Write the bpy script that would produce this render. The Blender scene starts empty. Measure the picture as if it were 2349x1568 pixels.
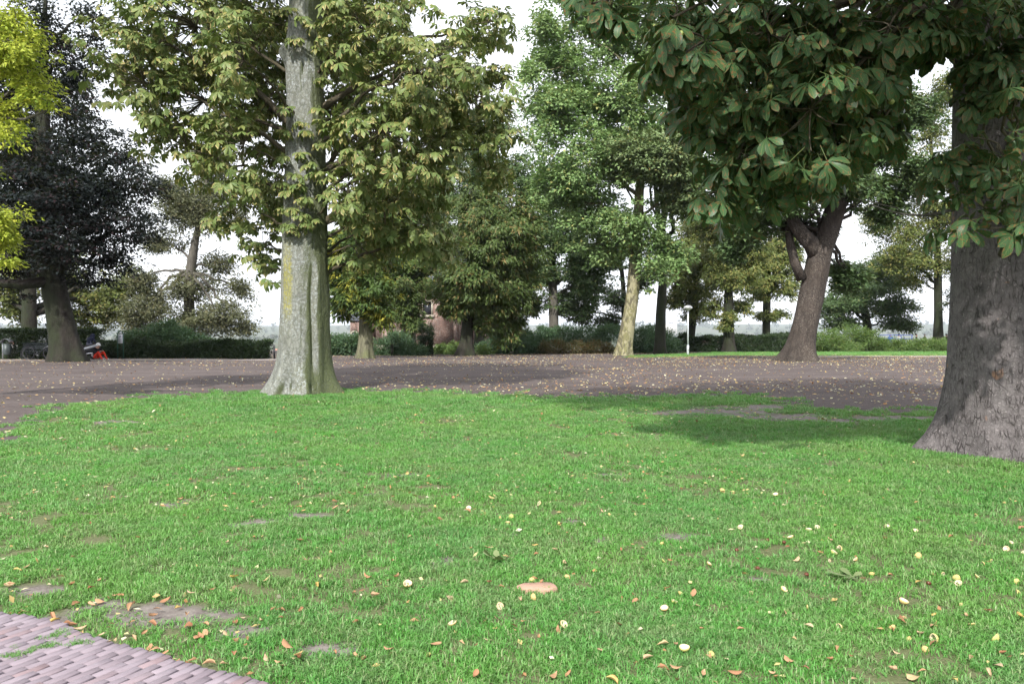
import bpy, math, random
import numpy as np
from mathutils import Vector, Matrix

random.seed(7)
RNG = np.random.default_rng(11)
R = math.radians
scene = bpy.context.scene
COL = scene.collection

# ----------------------------------------------------------------------------
# camera, sky, sun, exposure
# ----------------------------------------------------------------------------
CAM = np.array([0.0, 0.0, 1.6]); PITCH = R(-1.0)
FQ = 1904.7; CXQ = 1174.5; CYQ = 784.0            # photo measured on a 2349 x 1568 grid
cd = bpy.data.cameras.new('camera'); cam = bpy.data.objects.new('camera', cd); COL.objects.link(cam)
cd.sensor_width = 22.2; cd.lens = 22.2 * FQ / 2349.0; cd.sensor_fit = 'HORIZONTAL'
cd.clip_start = 0.05; cd.clip_end = 30000
cam.location = CAM; cam.rotation_euler = (R(90) + PITCH, 0, 0)
scene.camera = cam

SUN_AZ = R(-15); SUN_EL = R(41)                   # sun behind the camera, a little to its left
SD = Vector((math.sin(SUN_AZ) * math.cos(SUN_EL), -math.cos(SUN_AZ) * math.cos(SUN_EL), math.sin(SUN_EL)))
sl = bpy.data.lights.new('sun', 'SUN'); sun = bpy.data.objects.new('sun', sl); COL.objects.link(sun)
sl.energy = 3.4; sl.angle = R(1.6); sl.color = (1.0, 0.965, 0.91)
sun.rotation_euler = SD.to_track_quat('Z', 'Y').to_euler(); sun.location = (-20, -30, 60)

w = bpy.data.worlds.new('World'); scene.world = w; w.use_nodes = True
nt = w.node_tree; nt.nodes.clear()
wo = nt.nodes.new('ShaderNodeOutputWorld'); wb = nt.nodes.new('ShaderNodeBackground')
sk = nt.nodes.new('ShaderNodeTexSky'); sk.sky_type = 'NISHITA'; sk.sun_disc = False
sk.sun_elevation = SUN_EL; sk.sun_rotation = math.atan2(SD.x, SD.y); sk.dust_density = 2.0
tc = nt.nodes.new('ShaderNodeTexCoord')
mp = nt.nodes.new('ShaderNodeMapping'); mp.inputs['Scale'].default_value = (1.0, 1.0, 2.6)
nz = nt.nodes.new('ShaderNodeTexNoise'); nz.inputs['Scale'].default_value = 2.2; nz.inputs['Detail'].default_value = 6
rp = nt.nodes.new('ShaderNodeValToRGB')
rp.color_ramp.elements[0].position = 0.28; rp.color_ramp.elements[0].color = (0.72, 0.72, 0.72, 1)
rp.color_ramp.elements[1].position = 0.55; rp.color_ramp.elements[1].color = (1, 1, 1, 1)
mx = nt.nodes.new('ShaderNodeMixRGB'); mx.inputs[2].default_value = (8.4, 8.7, 9.2, 1)   # thin bright cloud
nt.links.new(tc.outputs['Generated'], mp.inputs[0]); nt.links.new(mp.outputs[0], nz.inputs[0])
nt.links.new(nz.outputs[0], rp.inputs[0]); nt.links.new(rp.outputs[0], mx.inputs[0])
nt.links.new(sk.outputs[0], mx.inputs[1]); nt.links.new(mx.outputs[0], wb.inputs[0])
wb.inputs[1].default_value = 0.1; nt.links.new(wb.outputs[0], wo.inputs[0])

scene.view_settings.view_transform = 'Standard'; scene.view_settings.look = 'None'
scene.view_settings.exposure = 1.1; scene.view_settings.gamma = 1.0
scene.view_settings.use_curve_mapping = False
scene.render.engine = 'CYCLES'
scene.cycles.use_light_tree = False; scene.cycles.max_bounces = 4; scene.cycles.diffuse_bounces = 2; scene.cycles.glossy_bounces = 1
scene.cycles.transmission_bounces = 3; scene.cycles.transparent_max_bounces = 4; scene.cycles.volume_bounces = 0
scene.cycles.use_denoising = True; scene.cycles.use_adaptive_sampling = True; scene.cycles.adaptive_threshold = 0.025

# ----------------------------------------------------------------------------
# small maths
# ----------------------------------------------------------------------------
def hash3(ix, iy, iz, s=0):
    h = (ix * 374761393 + iy * 668265263 + iz * 2147483647 + s * 1274126177) & 0xffffffff
    h = ((h ^ (h >> 13)) * 1274126177) & 0xffffffff
    return ((h ^ (h >> 16)) & 0xffff) / 65535.0
def vnoise(x, y, z=0.0, s=0):
    x, y, z = np.broadcast_arrays(np.asarray(x, float), np.asarray(y, float), np.asarray(z, float))
    ix = np.floor(x).astype(np.int64); iy = np.floor(y).astype(np.int64); iz = np.floor(z).astype(np.int64)
    fx = x - ix; fy = y - iy; fz = z - iz
    fx = fx * fx * (3 - 2 * fx); fy = fy * fy * (3 - 2 * fy); fz = fz * fz * (3 - 2 * fz)
    r = 0
    for a in (0, 1):
        for b in (0, 1):
            for c in (0, 1):
                r = r + hash3(ix + a, iy + b, iz + c, s) * (fx if a else 1 - fx) * (fy if b else 1 - fy) * (fz if c else 1 - fz)
    return r
def fbm(x, y, z=0.0, o=4, s=0):
    t = 0; a = 0.5; n = 0; x = np.asarray(x, float); y = np.asarray(y, float); z = np.asarray(z, float)
    for k in range(o):
        t = t + a * vnoise(x * 2 ** k, y * 2 ** k, z * 2 ** k, s + k); n += a; a *= 0.5
    return t / n
def worley_edge(x, y, s=0):
    """distance from the border between cells (0 on a border)"""
    ix = np.floor(x).astype(np.int64); iy = np.floor(y).astype(np.int64)
    f1 = np.full(x.shape, 9.0); f2 = np.full(x.shape, 9.0)
    for a in (-1, 0, 1):
        for b in (-1, 0, 1):
            px = ix + a + hash3(ix + a, iy + b, ix * 0, s); py = iy + b + hash3(ix + a, iy + b, ix * 0 + 1, s)
            d = np.hypot(x - px, y - py)
            f2 = np.minimum(f2, np.maximum(f1, d)); f1 = np.minimum(f1, d)
    return f2 - f1
def sst(a, b, x):
    t = np.clip((np.asarray(x, float) - a) / (b - a), 0, 1); return t * t * (3 - 2 * t)
def norm(v):
    return v / np.maximum(np.linalg.norm(v, axis=-1, keepdims=True), 1e-9)

CP, SP = math.cos(PITCH), math.sin(PITCH)
def qray(u, v):
    x = (u - CXQ) / FQ; z = (CYQ - v) / FQ
    return np.array([x, CP - z * SP, z * CP + SP])
def Q(u, v, y):
    """point on the ray of photo position (u, v) at world depth y"""
    d = qray(u, v); return CAM + d * (y / d[1])
def qpx(D):
    return D / FQ                                  # metres per photo unit at depth D

# ----------------------------------------------------------------------------
# terrain
# ----------------------------------------------------------------------------
def gz(x, y):
    x = np.asarray(x, float); y = np.asarray(y, float)
    t = np.maximum(y - 34, 0); z = -0.0165 * np.minimum(t * t / (t + 3.0 + 1e-9), 60)
    e = np.maximum(np.maximum(y - 94, np.abs(x) - 120), -y - 90)
    z = z - 33 * sst(0, 150, e)
    r = np.hypot(x, y)
    z = z + sst(3200, 6200, r) * (34 + 30 * vnoise(x / 900.0 + 31, y / 900.0, 0, 3))
    near = 1 - sst(60, 120, r)
    z = z + near * ((fbm(x * 0.9, y * 0.9, 0, 2, 5) - 0.5) * 0.035 + (vnoise(x * 0.16, y * 0.16, 0, 9) - 0.5) * 0.08)
    return z
def G(u, v):
    """where the ray through photo position (u, v) meets the ground"""
    d = qray(u, v); lo, hi = 0.5, 3000.0; ts = np.geomspace(1.5, 400, 4000)
    p = CAM[None] + d[None] * ts[:, None]; below = p[:, 2] < gz(p[:, 0], p[:, 1])
    i = int(np.argmax(below)) if below.any() else len(ts) - 1
    p = CAM + d * ts[i]; return np.array([p[0], p[1], float(gz(p[0], p[1]))])

# ----------------------------------------------------------------------------
# object helpers
# ----------------------------------------------------------------------------
def tag(o, label=None, cat=None, group=None, kind=None):
    if label: o['label'] = label
    if cat: o['category'] = cat
    if group: o['group'] = group
    if kind: o['kind'] = kind
    return o
def link(o, parent=None):
    COL.objects.link(o)
    if parent is not None:
        o.parent = parent
    return o
def empty(name, loc, label=None, cat=None, group=None, rz=0.0):
    o = bpy.data.objects.new(name, None); o.location = loc; o.rotation_euler = (0, 0, rz)
    o.empty_display_size = 0.2; COL.objects.link(o)
    return tag(o, label, cat, group)
def np_mesh(name, V, faces, mat=None, attrs=None, smooth=False):
    """faces: list of int arrays (n,3) / (n,4)"""
    me = bpy.data.meshes.new(name); V = np.asarray(V, np.float32)
    faces = [np.asarray(f, np.int32) for f in faces if len(f)]
    me.vertices.add(len(V)); me.vertices.foreach_set('co', V.ravel())
    loops = np.concatenate([f.ravel() for f in faces]); sizes = np.concatenate([np.full(len(f), f.shape[1], np.int32) for f in faces])
    me.loops.add(len(loops)); me.loops.foreach_set('vertex_index', loops)
    me.polygons.add(len(sizes)); st = np.concatenate([[0], np.cumsum(sizes)[:-1]]).astype(np.int32)
    me.polygons.foreach_set('loop_start', st)
    if smooth: me.polygons.foreach_set('use_smooth', np.ones(len(sizes), bool))
    for k, a in (attrs or {}).items():
        a = np.asarray(a, np.float32)
        if a.ndim == 1: at = me.attributes.new(k, 'FLOAT', 'POINT'); at.data.foreach_set('value', a)
        else: at = me.attributes.new(k, 'FLOAT_VECTOR', 'POINT'); at.data.foreach_set('vector', a.ravel())
    me.update(calc_edges=True)
    if mat: me.materials.append(mat)
    return me
class MB:
    """collects boxes, tubes and loose faces into one mesh"""
    def __init__(s): s.V = []; s.T = []; s.Qd = []; s.n = 0
    def add(s, V, tris=None, quads=None):
        V = np.asarray(V, float)
        if tris is not None and len(tris): s.T.append(np.asarray(tris) + s.n)
        if quads is not None and len(quads): s.Qd.append(np.asarray(quads) + s.n)
        s.V.append(V); s.n += len(V); return s
    def box(s, c, d, rz=0.0, rx=0.0, taper=1.0):
        x, y, z = d[0] / 2, d[1] / 2, d[2] / 2
        V = np.array([[-x, -y, -z], [x, -y, -z], [x, y, -z], [-x, y, -z], [-x * taper, -y * taper, z], [x * taper, -y * taper, z], [x * taper, y * taper, z], [-x * taper, y * taper, z]])
        if rx: V = V @ np.array(Matrix.Rotation(rx, 3, 'X')).T
        if rz: V = V @ np.array(Matrix.Rotation(rz, 3, 'Z')).T
        return s.add(V + np.asarray(c), quads=[[0, 3, 2, 1], [4, 5, 6, 7], [0, 1, 5, 4], [1, 2, 6, 5], [2, 3, 7, 6], [3, 0, 4, 7]])
    def tube(s, P, rad, n=6, cap=True):
        P = np.asarray(P, float); rad = np.broadcast_to(np.asarray(rad, float), (len(P),))
        T = np.gradient(P, axis=0); T = norm(T)
        ref = np.array([0, 0, 1.0]) if abs(T[0][2]) < 0.8 else np.array([1.0, 0, 0])
        a = np.linspace(0, 2 * np.pi, n, endpoint=False); V = []
        for p, t, r in zip(P, T, rad):
            b = np.cross(t, ref); b /= max(np.linalg.norm(b), 1e-9); c = np.cross(b, t); ref = c
            V.append(p + r * (np.cos(a)[:, None] * b + np.sin(a)[:, None] * c))
        V = np.concatenate(V); i = np.arange(len(P) - 1)[:, None] * n; j = np.arange(n)[None]; k = (j + 1) % n
        qd = np.stack([i + j, i + k, i + n + k, i + n + j], -1).reshape(-1, 4)
        tr = []
        if cap:
            V = np.concatenate([V, P[:1], P[-1:]]); m = len(P) * n
            for q in range(n): tr += [[m, (q + 1) % n, q], [m + 1, m - n + q, m - n + (q + 1) % n]]
        return s.add(V, tr, qd)
    def lathe(s, prof, n=16, c=(0, 0, 0), axis='Z'):
        prof = np.asarray(prof, float); a = np.linspace(0, 2 * np.pi, n, endpoint=False)
        V = np.stack([np.outer(prof[:, 0], np.cos(a)), np.outer(prof[:, 0], np.sin(a)), np.repeat(prof[:, 1][:, None], n, 1)], -1).reshape(-1, 3)
        if axis == 'X': V = V[:, [2, 0, 1]]
        if axis == 'Y': V = V[:, [1, 2, 0]]
        i = np.arange(len(prof) - 1)[:, None] * n; j = np.arange(n)[None]; k = (j + 1) % n
        return s.add(V + np.asarray(c), quads=np.stack([i + j, i + k, i + n + k, i + n + j], -1).reshape(-1, 4))
    def torus(s, c, R0, r, axis='Y', n=28, m=8):
        a = np.linspace(0, 2 * np.pi, n, endpoint=False); b = np.linspace(0, 2 * np.pi, m, endpoint=False)
        A, B = np.meshgrid(a, b, indexing='ij')
        V = np.stack([(R0 + r * np.cos(B)) * np.cos(A), r * np.sin(B), (R0 + r * np.cos(B)) * np.sin(A)], -1).reshape(-1, 3)
        if axis == 'Z': V = V[:, [0, 2, 1]]
        if axis == 'X': V = V[:, [1, 0, 2]]
        i = np.arange(n)[:, None]; j = np.arange(m)[None]
        qd = np.stack([i * m + j, ((i + 1) % n) * m + j, ((i + 1) % n) * m + (j + 1) % m, i * m + (j + 1) % m], -1).reshape(-1, 4)
        return s.add(V + np.asarray(c), quads=qd)
    def mesh(s, name, mat, smooth=False, attrs=None):
        return np_mesh(name, np.concatenate(s.V), [np.concatenate(s.T) if s.T else [], np.concatenate(s.Qd) if s.Qd else []], mat, attrs, smooth)
    def build(s, name, mat, parent=None, smooth=False, loc=None, rz=0.0, bevel=0.0):
        o = bpy.data.objects.new(name, s.mesh(name, mat, smooth)); link(o, parent)
        if loc is not None: o.location = loc
        o.rotation_euler = (0, 0, rz)
        if bevel: b = o.modifiers.new('bevel', 'BEVEL'); b.width = bevel; b.segments = 2
        return o

# ----------------------------------------------------------------------------
# materials
# ----------------------------------------------------------------------------
class NB:
    def __init__(s, name):
        s.m = bpy.data.materials.new(name); s.m.use_nodes = True; s.nt = s.m.node_tree; s.nt.nodes.clear()
        s.out = s.nt.nodes.new('ShaderNodeOutputMaterial')
    def n(s, t, **k):
        x = s.nt.nodes.new('ShaderNode' + t)
        for a, b in k.items(): setattr(x, a, b)
        return x
    def l(s, a, b): s.nt.links.new(a, b)
    def put(s, sock, v):
        if hasattr(v, 'is_linked') or hasattr(v, 'links'): s.l(v, sock)
        else:
            if sock.type == 'RGBA' and len(v) == 3: v = (*v, 1)
            sock.default_value = v
    def mix(s, f, a, b, mode='MIX'):
        x = s.n('MixRGB'); x.blend_type = mode; s.put(x.inputs[0], f); s.put(x.inputs[1], a); s.put(x.inputs[2], b); return x.outputs[0]
    def math(s, op, a, b=0.5, c=None):
        x = s.n('Math'); x.operation = op; s.put(x.inputs[0], a); s.put(x.inputs[1], b)
        if c is not None: s.put(x.inputs[2], c)
        return x.outputs[0]
    def ramp(s, f, a, b, c0=(0, 0, 0, 1), c1=(1, 1, 1, 1)):
        x = s.n('ValToRGB'); e = x.color_ramp.elements; e[0].position = a; e[1].position = b
        e[0].color = (*c0[:3], 1); e[1].color = (*c1[:3], 1); s.put(x.inputs[0], f); return x.outputs[0]
    def noise(s, vec, scale, detail=4, rough=0.55, dist=0.0):
        x = s.n('TexNoise'); x.inputs['Scale'].default_value = scale; x.inputs['Detail'].default_value = detail
        x.inputs['Roughness'].default_value = rough; x.inputs['Distortion'].default_value = dist
        if vec is not None: s.l(vec, x.inputs['Vector'])
        return x.outputs[0]
    def voro(s, vec, scale, feat='F1'):
        x = s.n('TexVoronoi'); x.feature = feat; x.inputs['Scale'].default_value = scale
        s.l(vec, x.inputs['Vector']); return x.outputs['Distance']
    def pos(s): return s.n('NewGeometry').outputs['Position']
    def obj(s): return s.n('TexCoord').outputs['Object']
    def mapv(s, vec, sc=(1, 1, 1), rot=(0, 0, 0)):
        x = s.n('Mapping'); x.inputs['Scale'].default_value = sc; x.inputs['Rotation'].default_value = rot
        s.l(vec, x.inputs[0]); return x.outputs[0]
    def attr(s, name, out='Fac'):
        x = s.n('Attribute'); x.attribute_name = name; return x.outputs[out]
    def bump(s, h, strength=0.5, dist=0.02):
        x = s.n('Bump'); x.inputs['Strength'].default_value = strength; x.inputs['Distance'].default_value = dist
        s.l(h, x.inputs['Height']); return x.outputs[0]
    def pbr(s, col, rough=0.7, metal=0.0, spec=0.4, normal=None, transl=0.0, tcol=None):
        p = s.n('BsdfPrincipled'); s.put(p.inputs['Base Color'], col); s.put(p.inputs['Roughness'], rough)
        p.inputs['Metallic'].default_value = metal; p.inputs['Specular IOR Level'].default_value = spec
        if normal is not None: s.l(normal, p.inputs['Normal'])
        if transl:
            t = s.n('BsdfTranslucent'); s.put(t.inputs[0], tcol if tcol is not None else col)
            m = s.n('MixShader'); m.inputs[0].default_value = transl
            s.l(p.outputs[0], m.inputs[1]); s.l(t.outputs[0], m.inputs[2]); s.l(m.outputs[0], s.out.inputs[0])
        else: s.l(p.outputs[0], s.out.inputs[0])
        return s.m
def plain(name, col, rough=0.6, metal=0.0, var=0.12, spec=0.4, scale=9.0):
    b = NB(name); n = b.noise(b.obj(), scale, 5)
    c = b.mix(n, tuple(v * (1 - var) for v in col), tuple(min(v * (1 + var), 1) for v in col))
    return b.pbr(c, rough, metal, spec)

def leaf_mat(name, c1, c2, brown=None, bamt=0.0, transl=0.3, edge=False, spots=0.0, rough=0.5, patch=0.35, accent=None, aamt=0.0, spec=0.2):
    """foliage: colour drifts over the crown, from leaf to leaf, and scorches brown towards leaflet margins"""
    b = NB(name); lr = b.attr('lr'); p = b.pos()
    r = b.math('FRACT', b.math('MULTIPLY_ADD', b.n('ObjectInfo').outputs['Random'], 3.7, lr))
    big = b.noise(p, patch, 3)
    c = b.mix(r, c1, c2)
    c = b.mix(b.ramp(big, 0.35, 0.65), c, b.mix(0.5, c, tuple(v * 0.72 for v in c2)))
    if accent:
        a = b.math('MULTIPLY', b.ramp(b.noise(p, patch * 1.7, 2), 0.5, 0.68), b.ramp(b.math('FRACT', b.math('MULTIPLY', lr, 7.13)), 1 - aamt - 0.1, 1 - aamt + 0.1))
        c = b.mix(a, c, accent)
    if brown and edge:
        luv = b.n('SeparateXYZ'); b.l(b.attr('luv', 'Vector'), luv.inputs[0])
        u = luv.outputs[0]; v = b.math('ABSOLUTE', luv.outputs[1], 0)
        e = b.math('ADD', b.math('MULTIPLY', u, 0.55), b.math('MULTIPLY', v, 0.5))
        nz = b.noise(p, 16.0, 3)
        e = b.math('ADD', b.math('ADD', e, b.math('MULTIPLY', nz, 0.9)), b.math('MULTIPLY', b.math('FRACT', b.math('MULTIPLY', r, 5.3)), 0.55))
        th = 0.5 * (1.74 - bamt * 0.3); m = b.ramp(b.math('MULTIPLY', e, 0.5), th, th + 0.07)
        c = b.mix(b.math('MULTIPLY', m, 0.8), c, brown)
        vein = b.math('LESS_THAN', v, 0.07)
        c = b.mix(b.math('MULTIPLY', vein, 0.35), c, (0.25, 0.30, 0.10))
        rib = b.n('TexWave'); rib.inputs['Scale'].default_value = 2.6; rib.bands_direction = 'X'
        cb = b.n('CombineXYZ'); b.l(b.math('SUBTRACT', u, b.math('MULTIPLY', v, 0.35)), cb.inputs[0]); b.l(cb.outputs[0], rib.inputs[0])
        c = b.mix(b.math('MULTIPLY', b.ramp(rib.outputs['Fac'], 0.0, 0.3, (1, 1, 1), (0, 0, 0)), 0.22), c, (0.20, 0.26, 0.09))
    elif brown:
        m = b.ramp(b.math('FRACT', b.math('MULTIPLY', lr, 11.7)), 1 - bamt, min(1, 1 - bamt + 0.12))
        m = b.math('MULTIPLY', m, b.ramp(b.noise(p, patch * 2.1, 2), 0.38, 0.6))
        c = b.mix(m, c, brown)
    if spots:
        s = b.ramp(b.noise(p, 34.0, 2), 0.62 - spots * 0.1, 0.68 - spots * 0.1)
        c = b.mix(b.math('MULTIPLY', s, 0.8), c, (0.20, 0.085, 0.035))
    return b.pbr(c, rough, 0, spec, None, transl, b.mix(0.35, c, (0.16, 0.22, 0.02), 'MIX') if transl else None)

def bark_mat(name, c1, c2, c3, stretch=(1, 1, 0.25), scale=7.0, bump=0.6, moss=None, mossdir=(1, 0, 0), lichen=None, crack=0.3):
    b = NB(name); p = b.obj(); q = b.mapv(p, stretch)
    n1 = b.noise(q, scale, 6, 0.62); n2 = b.noise(p, 1.3, 3); n3 = b.noise(p, 26, 3)
    c = b.mix(b.ramp(n1, 0.35, 0.65), c1, c2); c = b.mix(b.ramp(n2, 0.45, 0.7), c, c3)
    if lichen:
        lm = b.math('MULTIPLY', b.ramp(b.noise(p, 19, 5, 0.7), 0.5, 0.6), b.ramp(b.noise(p, 1.1, 2), 0.3, 0.6))
        c = b.mix(b.math('MULTIPLY', lm, 0.75), c, lichen)
    if name == 'bark_lichen':
        sx = b.n('SeparateXYZ'); b.l(p, sx.inputs[0]); xx = b.math('ABSOLUTE', b.math('ADD', b.math('ADD', sx.outputs[0], 0.13), b.math('MULTIPLY', b.noise(p, 5, 3), 0.1)), 0)
        zz = b.math('MULTIPLY', b.ramp(b.math('MULTIPLY', sx.outputs[2], 0.1), 0.17, 0.21), b.ramp(b.math('MULTIPLY', sx.outputs[2], 0.1), 0.31, 0.37, (1, 1, 1), (0, 0, 0)))
        sm = b.math('MULTIPLY', b.math('MULTIPLY', b.ramp(xx, 0.085, 0.14, (1, 1, 1), (0, 0, 0)), zz), b.ramp(b.noise(p, 22, 4), .35, .55))
        c = b.mix(b.math('MULTIPLY', sm, .75), c, (0.27, 0.25, 0.05))
    if moss:
        d = b.n('VectorMath'); d.operation = 'DOT_PRODUCT'; b.l(b.n('NewGeometry').outputs['Normal'], d.inputs[0]); d.inputs[1].default_value = mossdir
        mm = b.math('ADD', d.outputs['Value'], b.math('MULTIPLY', b.noise(p, 1.7, 4), 0.9))
        c = b.mix(b.math('MULTIPLY', b.ramp(mm, 0.55, 0.95), 0.85), c, moss)
    dd = b.n('VectorMath'); dd.operation = 'MULTIPLY_ADD'; nn = b.n('TexNoise'); nn.inputs['Scale'].default_value = scale * .5; nn.inputs['Detail'].default_value = 4; b.l(p, nn.inputs['Vector']); b.l(nn.outputs['Color'], dd.inputs[0]); dd.inputs[1].default_value = (1.6 / scale,) * 3; b.l(q, dd.inputs[2])
    v = b.voro(dd.outputs[0], scale * 1.5, 'DISTANCE_TO_EDGE')
    vr = b.ramp(v, 0.0, 0.12)
    c = b.mix(b.math('MULTIPLY', b.math('SUBTRACT', 1.0, vr), crack), c, tuple(x * 0.35 for x in c1))
    h = b.math('ADD', b.math('MULTIPLY', vr, 0.6), b.math('ADD', n1, b.math('MULTIPLY', n3, 0.35)))
    return b.pbr(c, 0.9, 0, 0.2, b.bump(h, bump, 0.03))

M = {}
M['bark_lichen'] = bark_mat('bark_lichen', (0.125, 0.13, 0.11), (0.22, 0.225, 0.2), (0.16, 0.165, 0.12), (1, 1, 0.5), 9, 0.55, (0.07, 0.085, 0.03), (1.0, 0.1, 0.05), (0.36, 0.39, 0.40), 0.25)
def plate_bark():
    b = NB('bark_plates'); p = b.obj(); d = b.n('VectorMath'); d.operation = 'MULTIPLY_ADD'; nn = b.n('TexNoise'); nn.inputs['Scale'].default_value = 5; nn.inputs['Detail'].default_value = 4; b.l(p, nn.inputs['Vector'])
    b.l(nn.outputs['Color'], d.inputs[0]); d.inputs[1].default_value = (0.07, 0.07, 0.16); b.l(p, d.inputs[2]); q = b.mapv(d.outputs[0], (1, 1, 0.26))
    e1 = b.ramp(b.voro(q, 21, 'DISTANCE_TO_EDGE'), 0.0, 0.14); e2 = b.ramp(b.voro(b.mapv(d.outputs[0], (1, 1, 0.5)), 33, 'DISTANCE_TO_EDGE'), 0.0, 0.2)
    n1 = b.noise(b.mapv(p, (1, 1, 0.2)), 9, 5, .65); n2 = b.noise(p, 1.2, 3); n3 = b.noise(p, 30, 4, .7)
    c = b.mix(b.ramp(n1, .3, .7), (0.078, 0.070, 0.070), (0.155, 0.140, 0.140)); c = b.mix(b.math('MULTIPLY', b.ramp(n2, .42, .65), .6), c, (0.19, 0.168, 0.168))
    c = b.mix(b.math('MULTIPLY', b.ramp(n3, .6, .66), .7), c, (0.30, 0.27, 0.265)); c = b.mix(b.math('MULTIPLY', b.ramp(b.noise(p, 3.4, 2), .68, .72), .8), c, (0.30, 0.17, 0.11))
    brk = b.ramp(b.noise(p, 9, 4), .42, .62); c = b.mix(b.math('MULTIPLY', b.math('MULTIPLY', b.math('SUBTRACT', 1.0, e1), brk), .85), c, (0.028, 0.024, 0.023)); c = b.mix(b.math('MULTIPLY', b.math('SUBTRACT', 1.0, e2), .3), c, (0.05, 0.042, 0.04))
    h = b.math('ADD', b.math('ADD', b.math('MULTIPLY', b.math('MULTIPLY', e1, brk), .6), b.math('MULTIPLY', n1, .8)), b.math('MULTIPLY', n3, .5)); return b.pbr(c, .92, 0, .2, b.bump(h, .8, .025))
M['bark_plates'] = plate_bark()
M['bark_dark'] = bark_mat('bark_dark', (0.020, 0.017, 0.015), (0.042, 0.036, 0.030), (0.030, 0.033, 0.021), (1, 1, 0.3), 5, 0.6, (0.026, 0.034, 0.016), (-0.2, -0.4, -0.6))
M['bark_mid'] = bark_mat('bark_mid', (0.032, 0.026, 0.022), (0.066, 0.053, 0.045), (0.056, 0.044, 0.036), (1, 1, 0.3), 5, 0.7, None, (0, 0, 0), (0.16, 0.14, 0.12))
M['bark_green'] = bark_mat('bark_green', (0.10, 0.095, 0.065), (0.16, 0.155, 0.10), (0.12, 0.13, 0.06), (1, 1, 0.3), 5, 0.6)
M['bark_grey'] = bark_mat('bark_grey', (0.075, 0.068, 0.058), (0.13, 0.12, 0.10), (0.10, 0.092, 0.075), (1, 1, 0.3), 5, 0.6)
M['bark_twig'] = bark_mat('bark_twig', (0.06, 0.05, 0.035), (0.10, 0.085, 0.06), (0.08, 0.07, 0.04), (1, 1, 1), 8, 0.3)
def plane_bark():
    b = NB('bark_plane'); p = b.mapv(b.obj(), (1, 1, 0.45)); v = b.n('TexVoronoi'); v.inputs['Scale'].default_value = 6.5
    d = b.n('VectorMath'); d.operation = 'ADD'; nn = b.n('TexNoise'); nn.inputs['Scale'].default_value = 3; b.l(p, nn.inputs['Vector'])
    b.l(p, d.inputs[0]); b.l(nn.outputs['Color'], d.inputs[1]); b.l(d.outputs[0], v.inputs['Vector'])
    sep = b.n('SeparateColor'); b.l(v.outputs['Color'], sep.inputs[0])
    c = b.mix(b.ramp(sep.outputs[0], 0.35, 0.5), (0.11, 0.10, 0.065), (0.26, 0.24, 0.15)); c = b.mix(b.ramp(sep.outputs[1], 0.7, 0.75), c, (0.17, 0.16, 0.08))
    return b.pbr(c, 0.85, 0, 0.2, b.bump(sep.outputs[0], 0.4, 0.02))
M['bark_plane'] = plane_bark()

M['leaf_left'] = leaf_mat('leaf_left', (0.088, 0.149, 0.041), (0.185, 0.227, 0.073), (0.494, 0.365, 0.165), 0.645, 0.25, True, 0, 0.42, 0.5, (0.234, 0.214, 0.062), 0.3)
M['leaf_right'] = leaf_mat('leaf_right', (0.029, 0.074, 0.029), (0.051, 0.109, 0.042), (0.185, 0.118, 0.052), 0.12, 0.25, True, 0.45, 0.4, 0.6, spec=0.18)
M['leaf_beech'] = leaf_mat('leaf_beech', (0.008, 0.013, 0.014), (0.020, 0.026, 0.026), (0.034, 0.018, 0.021), 0.35, 0.12, rough=0.6, patch=0.3, spec=0.12)
M['leaf_yellow'] = leaf_mat('leaf_yellow', (0.36, 0.46, 0.055), (0.52, 0.56, 0.08), (0.56, 0.50, 0.07), 0.15, 0.4, patch=0.9, accent=(0.24, 0.38, 0.06), aamt=0.35)
M['leaf_olive'] = leaf_mat('leaf_olive', (0.083, 0.125, 0.033), (0.161, 0.191, 0.057), (0.270, 0.238, 0.075), 0.4, 0.25, patch=0.45)
M['leaf_pale'] = leaf_mat('leaf_pale', (0.085, 0.097, 0.050), (0.150, 0.157, 0.086), (0.170, 0.151, 0.080), 0.3, 0.25, patch=0.4)
M['leaf_plane'] = leaf_mat('leaf_plane', (0.135, 0.254, 0.083), (0.282, 0.393, 0.160), (0.462, 0.432, 0.153), 0.15, 0.33, patch=0.3)
M['leaf_grey'] = leaf_mat('leaf_grey', (0.128, 0.194, 0.082), (0.213, 0.276, 0.123), (0.289, 0.239, 0.082), 0.2, 0.2, patch=0.4)
M['leaf_green'] = leaf_mat('leaf_green', (0.057, 0.109, 0.043), (0.114, 0.176, 0.069), (0.196, 0.203, 0.083), 0.2, 0.25, patch=0.4)
M['leaf_chest'] = leaf_mat('leaf_chest', (0.050, 0.090, 0.026), (0.100, 0.140, 0.042), (0.21, 0.16, 0.06), 0.25, 0.25, patch=0.35)
M['leaf_chest_y'] = leaf_mat('leaf_chest_y', (0.041, 0.081, 0.022), (0.081, 0.125, 0.033), None, 0, 0.25, patch=0.5, accent=(0.407, 0.382, 0.055), aamt=0.6)
M['leaf_dark'] = leaf_mat('leaf_dark', (0.022, 0.041, 0.016), (0.045, 0.065, 0.027), (0.076, 0.068, 0.030), 0.2, 0.2, patch=0.5)
M['leaf_blue'] = leaf_mat('leaf_blue', (0.050, 0.103, 0.054), (0.095, 0.163, 0.080), (0.134, 0.156, 0.063), 0.15, 0.2, patch=0.6)
M['leaf_hedge'] = leaf_mat('leaf_hedge', (0.021, 0.040, 0.019), (0.047, 0.076, 0.032), (0.081, 0.095, 0.037), 0.15, 0.15, patch=0.8, rough=0.4)
M['leaf_shrub'] = leaf_mat('leaf_shrub', (0.070, 0.132, 0.037), (0.140, 0.214, 0.061), (0.210, 0.214, 0.056), 0.15, 0.25, patch=0.6)
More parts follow.
